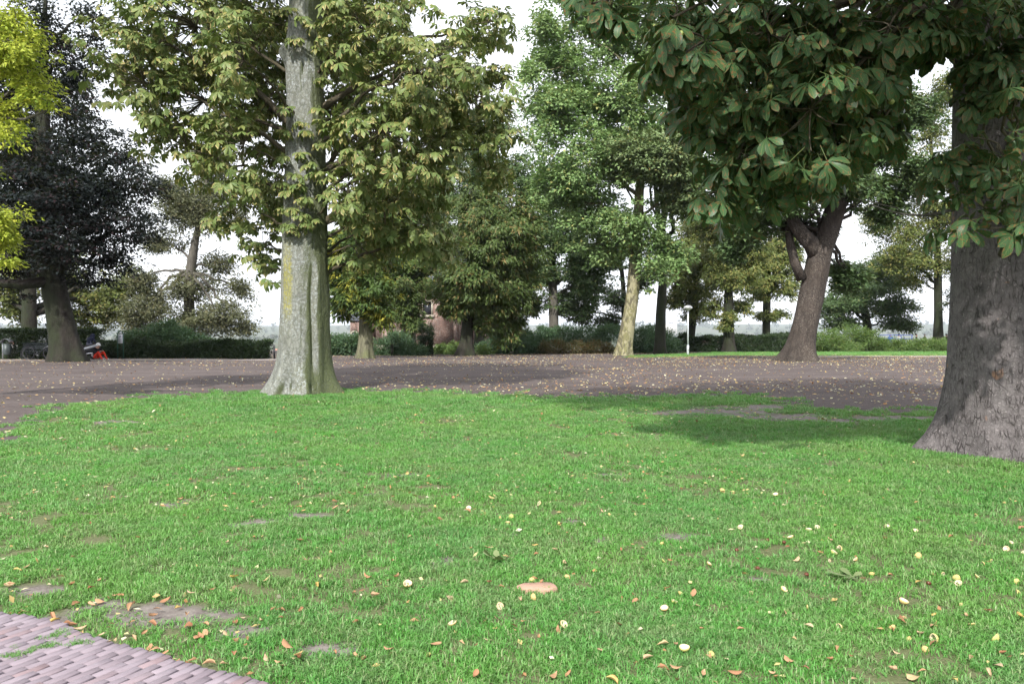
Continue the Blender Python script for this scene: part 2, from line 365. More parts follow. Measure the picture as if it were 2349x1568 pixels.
M['leaf_rust'] = leaf_mat('leaf_rust', (0.073, 0.074, 0.027), (0.107, 0.095, 0.039), (0.136, 0.074, 0.035), 0.5, 0.2, patch=0.9)
M['leaf_yew'] = leaf_mat('leaf_yew', (0.012, 0.026, 0.013), (0.023, 0.042, 0.020), None, 0, 0.1, patch=1.0)

# ----------------------------------------------------------------------------
# ground: lawn, bare dirt, pale path, brick path, far plain
# ----------------------------------------------------------------------------
def inpoly(x, y, poly):
    x = np.asarray(x, float); y = np.asarray(y, float); r = np.zeros(x.shape, bool); n = len(poly)
    for i in range(n):
        x0, y0 = poly[i][:2]; x1, y1 = poly[(i + 1) % n][:2]
        if y0 == y1: continue
        c = ((y0 > y) != (y1 > y)) & (x < (x1 - x0) * (y - y0) / (y1 - y0) + x0); r ^= c
    return r
EDGE = [(-420, 1385), (-200, 1400), (0, 1421), (60, 1426), (130, 1440), (200, 1474), (300, 1500), (400, 1530), (480, 1552), (545, 1568), (640, 1598), (800, 1655)]
EDGEW = [G(*p)[:2] for p in EDGE]
PATHPOLY = EDGEW + [np.array([0.6, 1.2]), np.array([-4.0, -1.0]), np.array([-8.5, 3.0])]
LAWNPX = [(-700, 1030), (-200, 1020), (0, 1015), (70, 1003), (115, 978), (135, 948), (170, 929), (300, 914), (450, 907), (600, 905), (770, 902), (1000, 902), (1150, 907), (1300, 913), (1480, 915), (1560, 909), (1700, 910), (1800, 923), (1860, 938), (1960, 944), (2150, 950), (2400, 955), (3200, 965)]
LAWNPOLY = [G(*p)[:2] for p in LAWNPX] + [np.array([22, 4.0]), np.array([22, -30.0]), np.array([-22, -30.0]), np.array([-22, 8.0])]
STRIPPOLY = [G(*p)[:2] for p in [(1432, 820), (1560, 819), (1640, 815), (1850, 815), (2180, 815), (2500, 815), (2500, 806.5), (2100, 806), (1850, 807), (1640, 807.5), (1560, 811), (1440, 815)]]
PALEPOLY = [G(*p)[:2] for p in [(-300, 829), (200, 827), (640, 825.5), (640, 821.5), (200, 822), (-300, 823)]]
PALE2 = [G(*p)[:2] for p in [(1850, 818), (2500, 818), (2500, 815), (1850, 815)]]
BAREPX = [(395, 1155, 44, 9), (600, 1199, 90, 12), (700, 1187, 65, 10), (860, 1136, 28, 8), (275, 967, 70, 5), (1395, 1090, 38, 6), (1378, 1241, 36, 12), (1035, 1290, 48, 11), (1540, 1232, 70, 9),
          (390, 1412, 135, 27), (230, 1392, 75, 20), (550, 1455, 95, 22), (70, 1358, 90, 17), (770, 1492, 80, 20), (1310, 1195, 30, 6), (925, 1090, 40, 5), (1105, 1045, 30, 4), (1650, 945, 190, 12), (1820, 958, 140, 10), (1180, 1230, 30, 6), (1740, 1330, 30, 8), (140, 1420, 70, 10), (1930, 963, 170, 8), (1760, 934, 110, 6), (2080, 958, 90, 6)]
BARE = []
for (u, v, a, b) in BAREPX:
    c = G(u, v); e1 = G(u + a, v); e2 = G(u, v - b); BARE.append((c[0], c[1], abs(e1[0] - c[0]), abs(e2[1] - c[1])))
def bare(x, y):
    m = np.zeros(np.shape(x)); wx = (fbm(x * 2.2, y * 2.2, 0, 3, 21) - 0.5); wy = (fbm(x * 2.2, y * 2.2, 3, 3, 22) - 0.5)
    for (cx, cy, a, b) in BARE:
        d = np.hypot((x - cx) / a + wx * 1.3, (y - cy) / b + wy * 1.3); m = np.maximum(m, 1 - sst(0.55, 1.15, d))
    return m
def lawn(x, y):
    x = np.asarray(x, float); y = np.asarray(y, float); r = np.hypot(x, y)
    k = 0.02 + 0.03 * r
    xx = x + (fbm(x * 1.1, y * 1.1, 0, 4, 31) - 0.5) * k * 1.6; yy = y + (fbm(x * 1.1, y * 1.1, 5, 4, 32) - 0.5) * k * 2.0
    m = inpoly(xx, yy, LAWNPOLY) & ~inpoly(x + (fbm(x * 6, y * 6, 0, 2, 33) - .5) * .05, y + (fbm(x * 6, y * 6, 2, 2, 34) - .5) * .05, PATHPOLY)
    return m.astype(float)

ring = np.concatenate([np.geomspace(0.4, 2.0, 22, endpoint=False), np.geomspace(2.0, 96, 260, endpoint=False), np.geomspace(96, 12000, 70)])
ang = np.concatenate([np.linspace(R(-52), R(52), 340), np.linspace(R(52), R(308), 52)[1:-1]])
RR, AA = np.meshgrid(ring, ang, indexing='ij'); gx = (RR * np.sin(AA)).ravel(); gy = (RR * np.cos(AA)).ravel()
nr, na = len(ring), len(ang); ii = np.arange(nr - 1)[:, None] * na; jj = np.arange(na)[None]; kk = (jj + 1) % na
gq = np.stack([ii + jj, ii + na + jj, ii + na + kk, ii + kk], -1).reshape(-1, 4)
gV = np.stack([gx, gy, gz(gx, gy)], -1); gV = np.vstack([gV, [[0, 0, float(gz(0, 0))]]]); c0 = len(gV) - 1
gt = np.stack([np.full(na, c0), jj[0], kk[0]], -1)
X, Y = gV[:, 0], gV[:, 1]; rr = np.hypot(X, Y)
lawn_m = lawn(X, Y) * (1 - bare(X, Y)); strip_m = inpoly(X, Y + (vnoise(X * 0.7, Y * 0, 0, 4) - .5) * 0.7, STRIPPOLY).astype(float)
pale_m = np.maximum(inpoly(X, Y, PALEPOLY), inpoly(X, Y, PALE2)).astype(float)

b = NB('ground'); p = b.pos(); lw = b.attr('lawn'); fa = b.attr('far'); pa = b.attr('pale')
st = b.mapv(p, (0.22, 1.1, 1)); n_st = b.noise(st, 0.8, 7, 0.7, 0.6); n_f = b.noise(p, 9, 6, 0.65); n_b = b.noise(p, 0.35, 3); n_g = b.noise(p, 55, 3, 0.7)
dirt = b.mix(b.ramp(n_f, 0.3, 0.7), (0.062, 0.049, 0.046), (0.106, 0.086, 0.082))
dirt = b.mix(b.math('MULTIPLY', b.ramp(n_st, 0.46, 0.72), 0.5), dirt, (0.150, 0.126, 0.120))
dirt = b.mix(b.math('MULTIPLY', b.ramp(n_b, 0.5, 0.7), 0.4), dirt, (0.046, 0.036, 0.034))
dirt = b.mix(b.math('MULTIPLY', b.ramp(n_g, 0.58, 0.7), 0.35), dirt, (0.17, 0.145, 0.125))
dirt = b.mix(pa, dirt, b.mix(n_f, (0.21, 0.18, 0.17), (0.27, 0.235, 0.22)))
soil = b.mix(n_f, (0.075, 0.068, 0.045), (0.13, 0.115, 0.08))
turf = b.mix(b.ramp(n_g, 0.35, 0.65), (0.070, 0.090, 0.035), (0.14, 0.145, 0.075)); turf = b.mix(b.math('MULTIPLY', b.ramp(n_f, 0.5, 0.7), 0.5), turf, soil)
c = b.mix(lw, dirt, turf)
c = b.mix(b.math('MULTIPLY', b.attr('bare'), b.ramp(b.noise(p, 14, 4), .25, .6)), c, b.mix(n_g, (0.15, 0.13, 0.12), (0.24, 0.215, 0.19)))
c = b.mix(b.attr('strip'), c, b.mix(n_f, (0.07, 0.125, 0.03), (0.105, 0.165, 0.045)))
fieldn = b.noise(p, 0.004, 4); plainc = b.mix(b.ramp(fieldn, 0.4, 0.6), (0.05, 0.075, 0.03), (0.09, 0.085, 0.05))
c = b.mix(fa, c, plainc)
h = b.math('ADD', n_f, b.math('MULTIPLY', n_g, 0.5))
M['ground'] = b.pbr(c, 0.95, 0, 0.15, b.bump(h, 0.5, 0.03))
gme = np_mesh('ground', gV, [gq, gt], M['ground'], {'lawn': lawn_m, 'strip': strip_m, 'pale': pale_m, 'bare': bare(X, Y) * (rr < 30), 'far': sst(96, 130, np.maximum(Y, rr - 40))}, True)
ground = bpy.data.objects.new('ground', gme); link(ground); tag(ground, kind='structure')

# ---- brick path -------------------------------------------------------------
eo = np.array(EDGEW[2]); ed = np.array(EDGEW[9]) - eo; ed /= np.linalg.norm(ed); en = np.array([ed[1], -ed[0]])
if en @ (np.array([-3.0, 2.5]) - eo) < 0: en = -en
bb = NB('brick_joint'); n_ = bb.noise(bb.pos(), 30, 5); nb_ = bb.noise(bb.pos(), 3, 3)
M['joint'] = bb.pbr(bb.mix(bb.ramp(nb_, 0.40, 0.55), bb.mix(n_, (0.07, 0.06, 0.055), (0.12, 0.105, 0.095)), (0.06, 0.105, 0.03)), 0.95, 0, 0.1, bb.bump(n_, 0.4, 0.01))
mb = MB(); pp = [np.array(q) for q in PATHPOLY]; cpt = np.mean(pp, axis=0)
# path bed: fan of quads following the ground
bedV = []; ns, ntt = 60, 24
for i in range(ns):
    f = i / (ns - 1) * (len(EDGEW) - 1); k = min(int(f), len(EDGEW) - 2); e = np.array(EDGEW[k]) * (1 - (f - k)) + np.array(EDGEW[k + 1]) * (f - k)
    for j in range(ntt):
        q = e + en * (j / (ntt - 1)) * 2.6; bedV.append([q[0], q[1], float(gz(q[0], q[1])) + 0.012])
iq = np.arange(ns - 1)[:, None] * ntt; jq = np.arange(ntt - 1)[None]
mb.add(bedV, quads=np.stack([iq + jq, iq + jq + 1, iq + ntt + jq + 1, iq + ntt + jq], -1).reshape(-1, 4))
path = mb.build('brick_path', M['joint'], None, True); tag(path, kind='structure')
bm = NB('paver'); rnd = bm.n('ObjectInfo').outputs['Random']; n_ = bm.noise(bm.pos(), 26, 6, 0.7); n2 = bm.noise(bm.pos(), 5, 3)
col = bm.mix(rnd, (0.195, 0.160, 0.180), (0.240, 0.200, 0.226)); col = bm.mix(bm.math('MULTIPLY', bm.ramp(bm.math('FRACT', bm.math('MULTIPLY', rnd, 9.1)), 0.8, 0.95), 0.6), col, (0.26, 0.175, 0.175))
col = bm.mix(bm.math('MULTIPLY', bm.ramp(n_, 0.4, 0.7), 0.3), col, (0.15, 0.115, 0.13)); col = bm.mix(bm.math('MULTIPLY', bm.ramp(n2, 0.5, 0.75), 0.35), col, (0.32, 0.28, 0.31))
M['paver'] = bm.pbr(col, 0.85, 0, 0.25, bm.bump(n_, 0.35, 0.004))
def brick_mesh(L, W, s):
    m = MB(); h, bv = 0.03, 0.005; r = np.random.default_rng(s)
    def rect(a, c, z): return [[-a, -c, z], [a, -c, z], [a, c, z], [-a, c, z]]
    V = np.array(rect(L / 2, W / 2, -h) + rect(L / 2, W / 2, -bv) + rect(L / 2 - bv, W / 2 - bv, 0)); V += r.normal(0, 0.0012, V.shape)
    qd = [[8, 9, 10, 11]]
    for a in (0, 4): qd += [[a + i, a + (i + 1) % 4, a + 4 + (i + 1) % 4, a + 4 + i] for i in range(4)]
    m.add(V, quads=qd); return m.mesh('brick', M['paver'])
BL, BW = 0.16, 0.0445; bmeshes = [brick_mesh(BL, BW, k) for k in range(6)]; halfs = [brick_mesh(BL / 2 - 0.004, BW, 20 + k) for k in range(3)]
rz_b = math.atan2(en[1], en[0]); nrow = 62; rot0 = Matrix.Rotation(rz_b, 4, 'Z')
def edge_off(sv):
    """how far the curved lawn edge sits from the straight line at station sv"""
    best = 0; pts = [((np.array(e) - eo) @ ed, (np.array(e) - eo) @ en) for e in EDGEW]
    return float(np.interp(sv, [a for a, _ in pts], [c for _, c in pts]))
nbrick = 0
for i in range(nrow):
    sv = -1.05 + i * (BW + 0.0075); t0 = edge_off(sv) - 0.02; first = (i % 2 == 1); t = t0 + random.uniform(-0.012, 0.012); k = 0
    while t < t0 + 0.72 and nbrick < 300:
        half = first and k == 0; L = BL / 2 if half else BL
        q = eo + ed * sv + en * (t + L / 2)
        o = bpy.data.objects.new('brick', random.choice(halfs if half else bmeshes)); link(o, path)
        z = float(gz(q[0], q[1])) + 0.034 + random.gauss(0, 0.0012)
        o.location = (q[0], q[1], z); o.rotation_euler = (random.gauss(0, 0.004), random.gauss(0, 0.004), rz_b + random.gauss(0, 0.01))
        t += L + 0.0065; k += 1; nbrick += 1

far_b = MB()
for i in range(130):
    sv = -3.4 + i * (BW + 0.0075); t0 = edge_off(sv) - 0.02
    inner_ = -1.05 - .02 < sv < -1.05 + (nrow - .5) * (BW + .0075)
    t = t0 + (0.0 if not inner_ else 0.76) + (i % 2) * .08
    while t < t0 + 2.3:
        q = eo + ed * sv + en * (t + BL / 2); far_b.box((q[0], q[1], float(gz(q[0], q[1])) + .019), (BL, BW, .03), rz=rz_b, taper=.97); t += BL + .0065
fb_ = far_b.build('paving', M['paver'], path); fb_['kind'] = 'stuff'

# ---- grass blades -----------------------------------------------------------
b = NB('grass'); p = b.pos(); r = b.attr('lr'); tip = b.attr('tip'); pn = b.noise(p, 0.9, 4, 0.6); pn2 = b.noise(p, 4.5, 3)
c = b.mix(r, (0.075, 0.238, 0.045), (0.132, 0.360, 0.089))
c = b.mix(b.ramp(pn, 0.38, 0.62), c, b.mix(0.75, c, (0.106, 0.360, 0.047)))
c = b.mix(b.math('MULTIPLY', b.ramp(pn2, 0.45, 0.68), 0.65), c, (0.180, 0.295, 0.120))
c = b.mix(b.math('MULTIPLY', b.ramp(b.noise(p, 2.1, 4, .65), 0.52, 0.66), 0.5), c, (0.054, 0.197, 0.043))
c = b.mix(b.math('MULTIPLY', b.ramp(b.noise(p, 0.5, 3), 0.45, 0.65), 0.55), c, (0.187, 0.360, 0.072))
c = b.mix(b.math('MULTIPLY', b.ramp(b.noise(p, 1.3, 4, .6), 0.5, 0.68), 0.45), c, (0.205, 0.262, 0.120))
straw = b.ramp(b.math('FRACT', b.math('MULTIPLY', r, 17.3)), 0.84, 0.92)
c = b.mix(b.math('MULTIPLY', straw, 0.7), c, (0.361, 0.367, 0.203))
c = b.mix(b.math('MULTIPLY', tip, 0.30), c, (0.180, 0.354, 0.120))
M['grass'] = b.pbr(c, 0.45, 0, 0.4, None, 0.36, b.mix(0.4, c, (0.17, 0.30, 0.04)))
def tuft_mesh(s, n=64, rad=0.075, hh=0.029):
    g = np.random.default_rng(s); V = []; T = []; lr = []; tp = []
    for i in range(n):
        a = g.uniform(0, 6.28); rr_ = rad * math.sqrt(g.random()); bx, by = rr_ * math.cos(a), rr_ * math.sin(a)
        h = hh * g.uniform(0.5, 1.35); le = h * g.uniform(0.4, 1.9); d = g.uniform(0, 6.28); w_ = g.uniform(0.0017, 0.0034)
        dx, dy = math.cos(d), math.sin(d); sx, sy = -dy * w_, dx * w_
        if g.random() < 0.4: sx, sy = dx * w_, dy * w_
        o = len(V); rv = g.random()
        V += [[bx - sx, by - sy, -0.008], [bx + sx, by + sy, -0.008],
              [bx + dx * le * .35 - sx * .85, by + dy * le * .35 - sy * .85, h * .62], [bx + dx * le * .35 + sx * .85, by + dy * le * .35 + sy * .85, h * .62],
              [bx + dx * le, by + dy * le, h * (1.0 - 0.25 * le / h)]]
        T += [[o, o + 1, o + 3], [o, o + 3, o + 2], [o + 2, o + 3, o + 4]]; lr += [rv] * 5; tp += [0, 0, .5, .5, 1]
    return np_mesh('tuft', V, [T], M['grass'], {'lr': lr, 'tip': tp})
def scatter_gn(name, pts, rot, scl, idx, templates, mat):
    """points that carry one template mesh each (geometry nodes)"""
    me = bpy.data.meshes.new(name); me.vertices.add(len(pts)); me.vertices.foreach_set('co', np.asarray(pts, np.float32).ravel())
    a = me.attributes.new('rot', 'FLOAT_VECTOR', 'POINT'); a.data.foreach_set('vector', np.asarray(rot, np.float32).ravel())
    a = me.attributes.new('scl', 'FLOAT_VECTOR', 'POINT'); a.data.foreach_set('vector', np.asarray(scl, np.float32).ravel())
    a = me.attributes.new('idx', 'INT', 'POINT'); a.data.foreach_set('value', np.asarray(idx, np.int32)); me.update()
    me.materials.append(mat)
    o = bpy.data.objects.new(name, me); link(o)
    g = bpy.data.node_groups.new(name + '_nodes', 'GeometryNodeTree')
    g.interface.new_socket('Geometry', in_out='INPUT', socket_type='NodeSocketGeometry'); g.interface.new_socket('Geometry', in_out='OUTPUT', socket_type='NodeSocketGeometry')
    N = g.nodes; L = g.links; gi = N.new('NodeGroupInput'); go = N.new('NodeGroupOutput')
    mp_ = N.new('GeometryNodeMeshToPoints'); L.new(gi.outputs[0], mp_.inputs[0])
    iop = N.new('GeometryNodeInstanceOnPoints'); L.new(mp_.outputs[0], iop.inputs['Points'])
    iop.inputs['Pick Instance'].default_value = True; jj_ = N.new('GeometryNodeJoinGeometry')
    for t in templates:
        ob = bpy.data.objects.new('template', t); oi = N.new('GeometryNodeObjectInfo'); oi.inputs[0].default_value = ob
        gti = N.new('GeometryNodeGeometryToInstance'); L.new(oi.outputs['Geometry'], gti.inputs[0]); L.new(gti.outputs[0], jj_.inputs[0])
    L.new(jj_.outputs[0], iop.inputs['Instance'])
    def at(nm, ty):
        x = N.new('GeometryNodeInputNamedAttribute'); x.data_type = ty; x.inputs[0].default_value = nm; return x.outputs[0]
    L.new(at('idx', 'INT'), iop.inputs['Instance Index']); L.new(at('rot', 'FLOAT_VECTOR'), iop.inputs['Rotation']); L.new(at('scl', 'FLOAT_VECTOR'), iop.inputs['Scale'])
    L.new(iop.outputs[0], go.inputs[0])
    md = o.modifiers.new('scatter', 'NODES'); md.node_group = g
    return o
tufts = [tuft_mesh(k) for k in range(6)]
P_ = []; S_ = []
for (r0, r1, dens, sc) in [(1.2, 5, 330, 1.0), (5, 8, 260, 1.1), (8, 12, 170, 1.3), (12, 17, 100, 1.6), (17, 26, 60, 2.0)]:
    half = R(46); n = int(dens * .9 * half * (r1 * r1 - r0 * r0))
    rad = np.sqrt(RNG.uniform(r0 * r0, r1 * r1, n)); a = RNG.uniform(-half, half, n); x = rad * np.sin(a); y = rad * np.cos(a)
    m = lawn(x + RNG.normal(0, 1, n) * .02 * rad, y + RNG.normal(0, 1, n) * .035 * rad) * (1 - inpoly(x, y, PATHPOLY)); br = bare(x, y); thin = 0.42 + 0.65 * sst(0.36, 0.54, fbm(x * 1.6, y * 1.6, 0, 4, 41))
    keep = (RNG.random(n) < m * (1 - br * 0.82) * thin)
    h = 0.72 + 0.6 * fbm(x * 0.8, y * 0.8, 0, 3, 44) + 0.25 * sst(2, 6, x)
    h = h * (1 - 0.6 * br)
    P_.append(np.stack([x, y, gz(x, y)], -1)[keep]); hh = (sc * 0.5 + 0.5) * h[keep] * RNG.uniform(0.75, 1.25, keep.sum())
    S_.append(np.stack([np.full(keep.sum(), sc), np.full(keep.sum(), sc), hh], -1))
# taller tufts left by the mower round the two near trunks, and grass in the brick joints
fA = G(686, 906); fB = G(2300, 1062); cB = Q(2322, 900, fB[1] + .75)
for (cx, cy, rad0, rad1, n, hs) in [(cB[0], cB[1], 0.85, 1.45, 620, 2.6), (Q(690, 880, fA[1] + .45)[0], fA[1] + .45, 0.85, 1.5, 420, 2.2)]:
    a = RNG.uniform(0, 6.28, n); rr_ = RNG.uniform(rad0, rad1, n); x = cx + rr_ * np.cos(a); y = cy + rr_ * np.sin(a)
    P_.append(np.stack([x, y, gz(x, y)], -1)); S_.append(np.stack([np.full(n, 1.2), np.full(n, 1.2), RNG.uniform(0.6, 1, n) * hs], -1))
jp = []
for (u, v) in [(120, 1475), (150, 1463), (140, 1470), (165, 1492), (190, 1486), (100, 1500), (80, 1505), (125, 1495), (60, 1512), (20, 1520)]:
    c_ = G(u, v)
    for k in range(3): jp.append([c_[0] + random.gauss(0, .03), c_[1] + random.gauss(0, .02), c_[2] + 0.03])
P_.append(np.array(jp)); S_.append(np.stack([np.full(len(jp), 0.4), np.full(len(jp), 0.4), RNG.uniform(.3, .7, len(jp))], -1))
# far strip of mown grass
n = 9000; x = RNG.uniform(5, 45, n); y = RNG.uniform(55, 92, n); k = inpoly(x, y, STRIPPOLY); x = x[k]; y = y[k]
P_.append(np.stack([x, y, gz(x, y)], -1)); S_.append(np.stack([np.full(len(x), 3.0), np.full(len(x), 3.0), np.full(len(x), 1.6)], -1))
P_ = np.concatenate(P_); S_ = np.concatenate(S_); ngr = len(P_)
rot = np.stack([RNG.normal(0, 0.12, ngr), RNG.normal(0, 0.12, ngr), RNG.uniform(0, 6.28, ngr)], -1)
grass = scatter_gn('lawn_grass', P_, rot, S_, RNG.integers(0, 6, ngr), tufts, M['grass'])
tag(grass, 'short green mown lawn grass with thin and bare spots', 'grass', kind='stuff')

# ----------------------------------------------------------------------------
# trees
# ----------------------------------------------------------------------------
def leaf_faces(P, fwd, nrm, L, W, two=True):
    """one folded (or single-triangle) leaf for each point"""
    n = len(P); f = norm(fwd); s = norm(np.cross(f, nrm)); u = np.cross(s, f)
    L = np.broadcast_to(L, (n,))[:, None]; W = np.broadcast_to(W, (n,))[:, None]
    if two:
        V = np.stack([P, P + f * L * .5 + s * W * .5 + u * W * .12, P + f * L, P + f * L * .5 - s * W * .5 + u * W * .12], 1)
        o = np.arange(n)[:, None] * 4; T = np.concatenate([o + [0, 1, 2], o + [0, 2, 3]]); k = 4
    else:
        V = np.stack([P + s * W * .5, P + f * L, P - s * W * .5], 1); o = np.arange(n)[:, None] * 3; T = o + [0, 1, 2]; k = 3
    return V.reshape(-1, 3), T, np.repeat(RNG.random(n), k)
def bez(a, c, d, n):
    t = np.linspace(0, 1, n)[:, None]; return a * (1 - t) ** 2 + 2 * c * t * (1 - t) + d * t * t
def trunk_rings(path, prof, nseg, nrings):
    """path (n,3), radius profile (n,), resampled"""
    path = np.asarray(path, float); prof = np.asarray(prof, float)
    d = np.concatenate([[0], np.cumsum(np.linalg.norm(np.diff(path, axis=0), axis=1))]); t = np.linspace(0, 1, nrings) ** 1.25 * d[-1]
    C = np.stack([np.interp(t, d, path[:, i]) for i in range(3)], -1)
    k = np.ones(5) / 5
    for i in (0, 1): C[:, i] = np.convolve(np.pad(C[:, i], 2, 'edge'), k, 'valid')
    return C, np.interp(t, d, prof), t
def trunk_mesh(name, path, prof, mat, nseg=18, nrings=26, flare=0.55, flare_h=0.7, roots=5, bark=0.02, seed=0, plates=None, extra=None, sink=0.12):
    C, rad, t = trunk_rings(path, prof, nseg, nrings); a = np.linspace(0, 2 * np.pi, nseg, endpoint=False)
    A, Z = np.meshgrid(a, t); r0 = rad[:, None] * np.ones_like(A)
    fl = np.exp(-Z / flare_h); ph = seed * 1.7
    rt = 0.5 + 0.5 * np.cos(roots * A + ph + 0.7 * np.sin(2 * A + seed)); rt = rt ** 1.6
    rr_ = r0 * (1 + fl * flare * (0.35 + 0.9 * rt) + 0.05 * np.sin(3 * A + ph + Z * 0.5) + 0.035 * np.sin(2 * A + Z * 0.9 + ph))
    cx, cy = np.cos(A), np.sin(A)
    rr_ = rr_ + bark * (fbm(cx * 3 + seed, cy * 3, Z * 0.9, 3, seed) - 0.5) * 3
    if plates:
        sc, amp = plates; cir = r0.mean() * 2 * np.pi; nx = max(3, round(cir / sc))
        U = A / (2 * np.pi) * nx + (fbm(cx * 4, cy * 4, Z * 2, 3, seed + 3) - .5) * 1.2; V_ = Z / (sc * 2.3) + (fbm(cx * 4 + 7, cy * 4, Z * 2, 3, seed + 4) - .5) * 1.0
        e = worley_edge(U, V_, seed + 5); rr_ = rr_ + amp * (sst(0.0, 0.22, e) - 0.6) + amp * 0.6 * (fbm(cx * 22, cy * 22, Z * 7, 2, seed + 8) - .5)
    if extra is not None: rr_ = extra(A, Z, rr_)
    V = np.stack([C[:, 0][:, None] + rr_ * cx, C[:, 1][:, None] + rr_ * cy, C[:, 2][:, None] - fl * 0 + 0 * A], -1).reshape(-1, 3)
    V[:nseg, 2] -= sink
    i = np.arange(nrings - 1)[:, None] * nseg; j = np.arange(nseg)[None]; k = (j + 1) % nseg
    return np_mesh(name, V, [np.stack([i + j, i + k, i + nseg + k, i + nseg + j], -1).reshape(-1, 4)], mat, None, True), C, rad
def sample_blob(c, r, n, inner=0.35, soft=0.30):
    d = norm(RNG.normal(size=(n, 3))); u = np.clip(RNG.normal(0.78, soft, n), inner * .4, 1.0 + 1.6 * soft)
    return c + d * u[:, None] * r, d
def attach(C, rad, target, zmin):
    """a trunk point from which a limb to target can spring"""
    hd = np.hypot(C[:, 0] - target[0], C[:, 1] - target[1]); want = np.clip(target[2] - 0.55 * hd, zmin, C[-1, 2])
    i = int(np.argmin(np.abs(C[:, 2] - want))); return C[i], rad[i]

def tree(name, label, base, path, prof, blobs, N, mat, bark, leaf=(0.2, 0.12), clump=(0.6, 55), flat=0.55, droop=0.25, two=False, cat='tree', group=None,
         trunk_kw=None, zmin=None, gaps=0.25, hang=0.0, limb_r=0.5, avoid=None, twigs=True):
    """tapered trunk with limbs, and a crown of leaf clumps round the limbs' ends"""
    base = np.asarray(base, float); root = empty(name, base, label, cat, group); off = base; N = int(N * 1.6)
    path = np.asarray(path, float)
    me, C, rad = trunk_mesh('trunk', path - off, prof, bark, **(trunk_kw or {})); tr = bpy.data.objects.new('trunk', me); link(tr, root)
    C = C + off; zmin = path[0][2] + (0.35 * (path[-1][2] - path[0][2]) if zmin is None else zmin)
    limbs = MB(); area = np.array([(r[0] * r[2]) for c, r in blobs]); area = area / area.sum()
    LP, LF, LN, = [], [], []
    cr, per = clump
    for (c, r), wgt in zip(blobs, area):
        c = np.asarray(c, float); r = np.asarray(r, float); s, sr = attach(C, rad, c, zmin)
        dist = np.linalg.norm(c - s); ctl = s * 0.45 + c * 0.55 + np.array([0, 0, 0.18 * dist]) + RNG.normal(0, 0.06 * dist, 3)
        lp = bez(s, ctl, c, 9); lp[1:-1] += RNG.normal(0, 0.02 * dist + 0.02, (7, 3))
        r_s = min(sr * limb_r, 0.02 + 0.035 * dist); limbs.tube(lp - off, np.linspace(r_s, max(0.25 * r_s, 0.012), 9), 6, False)
        nc = max(3, int(round(N * wgt / per))); cc, dd = sample_blob(c, r, nc)
        if gaps: 
            g = vnoise(cc[:, 0] / (cr * 2.4), cc[:, 1] / (cr * 2.4), cc[:, 2] / (cr * 2.0), 77); o = np.argsort(g)[int(nc * gaps * 0.5):]; cc = cc[o]; dd = dd[o]
        if avoid is not None: k = ~avoid(cc); cc = cc[k]; dd = dd[k]
        if len(cc) == 0: continue
        if twigs:
            step = max(1, len(cc) // 40)
            for q in cc[::step]:
                k = int(np.argmin(np.linalg.norm(lp[3:] - q, axis=1))) + 3; m = (lp[k] + q) / 2 + RNG.normal(0, 0.08, 3) + [0, 0, 0.1]
                tw = bez(lp[k], m, q, 4); limbs.tube(tw - off, [max(0.2 * r_s, 0.012), 0.012, 0.009, 0.005], 3, False)
        n = len(cc) * per; ci = np.repeat(np.arange(len(cc)), per)
        cs = RNG.uniform(0.65, 1.25, len(cc))[ci][:, None]
        g = RNG.normal(size=(n, 3)) * 0.5; g = g / np.maximum(1, np.linalg.norm(g, axis=1, keepdims=True) / 1.1)
        out = norm(dd[ci] * [1, 1, 0.35] + RNG.normal(0, 0.25, (n, 3)))
        loc = g * cr * cs * [1, 1, flat]
        loc[:, 2] -= droop * (g[:, 0] ** 2 + g[:, 1] ** 2) * cr
        LP.append(cc[ci] + loc)
        fw = norm(norm(g * [1, 1, 0.3]) * 0.8 + out * 0.6 + RNG.normal(0, 0.4, (n, 3)) + np.array([0, 0, -0.35 - hang])); LF.append(fw)
        LN.append(norm(np.array([0, 0, 1.0]) * (1 - min(hang, .8)) + out * (0.5 + hang) + RNG.normal(0, 0.45, (n, 3))))
    lm = limbs.mesh('branches', bark, True); br = bpy.data.objects.new('branches', lm); link(br, root)
    LP = np.concatenate(LP); LF = np.concatenate(LF); LN = np.concatenate(LN); n = len(LP)
    k_ = 1.0 if two else 1.08; L = k_ * leaf[0] * RNG.uniform(0.65, 1.3, n); W = k_ * 1.15 * leaf[1] * RNG.uniform(0.7, 1.25, n)
    V, T, lr = leaf_faces(LP - off, LF, LN, L, W, two)
    cm = np_mesh('crown', V, [T], mat, {'lr': lr}); cr_ = bpy.data.objects.new('crown', cm); link(cr_, root); cr_['kind'] = 'stuff'
    return root
def qb(D, lst, ry=None):
    """crown lobes measured on the photo (u, v, half width, half height[, depth shift]) to world ellipsoids round depth D"""
    out = []
    for t in lst:
        u, v, a, h = t[:4]; dy = t[4] if len(t) > 4 else RNG.uniform(-1, 1) * 1.2; d = D + dy
        out.append((Q(u, v, d), np.array([a * qpx(d), (ry or max(a, h) * qpx(d) * 0.9), h * qpx(d)])))
    return out
def qpath(D, pts, zbase=None):
    """trunk axis (u, v, width) at depth D -> world points and radii"""
    P = [Q(u, v, D) for u, v, _ in pts]; rd = [0.5 * w_ * qpx(D) for _, _, w_ in pts]
    if zbase is not None: P[0] = np.array([P[0][0], P[0][1], zbase])
    return np.array(P), np.array(rd)

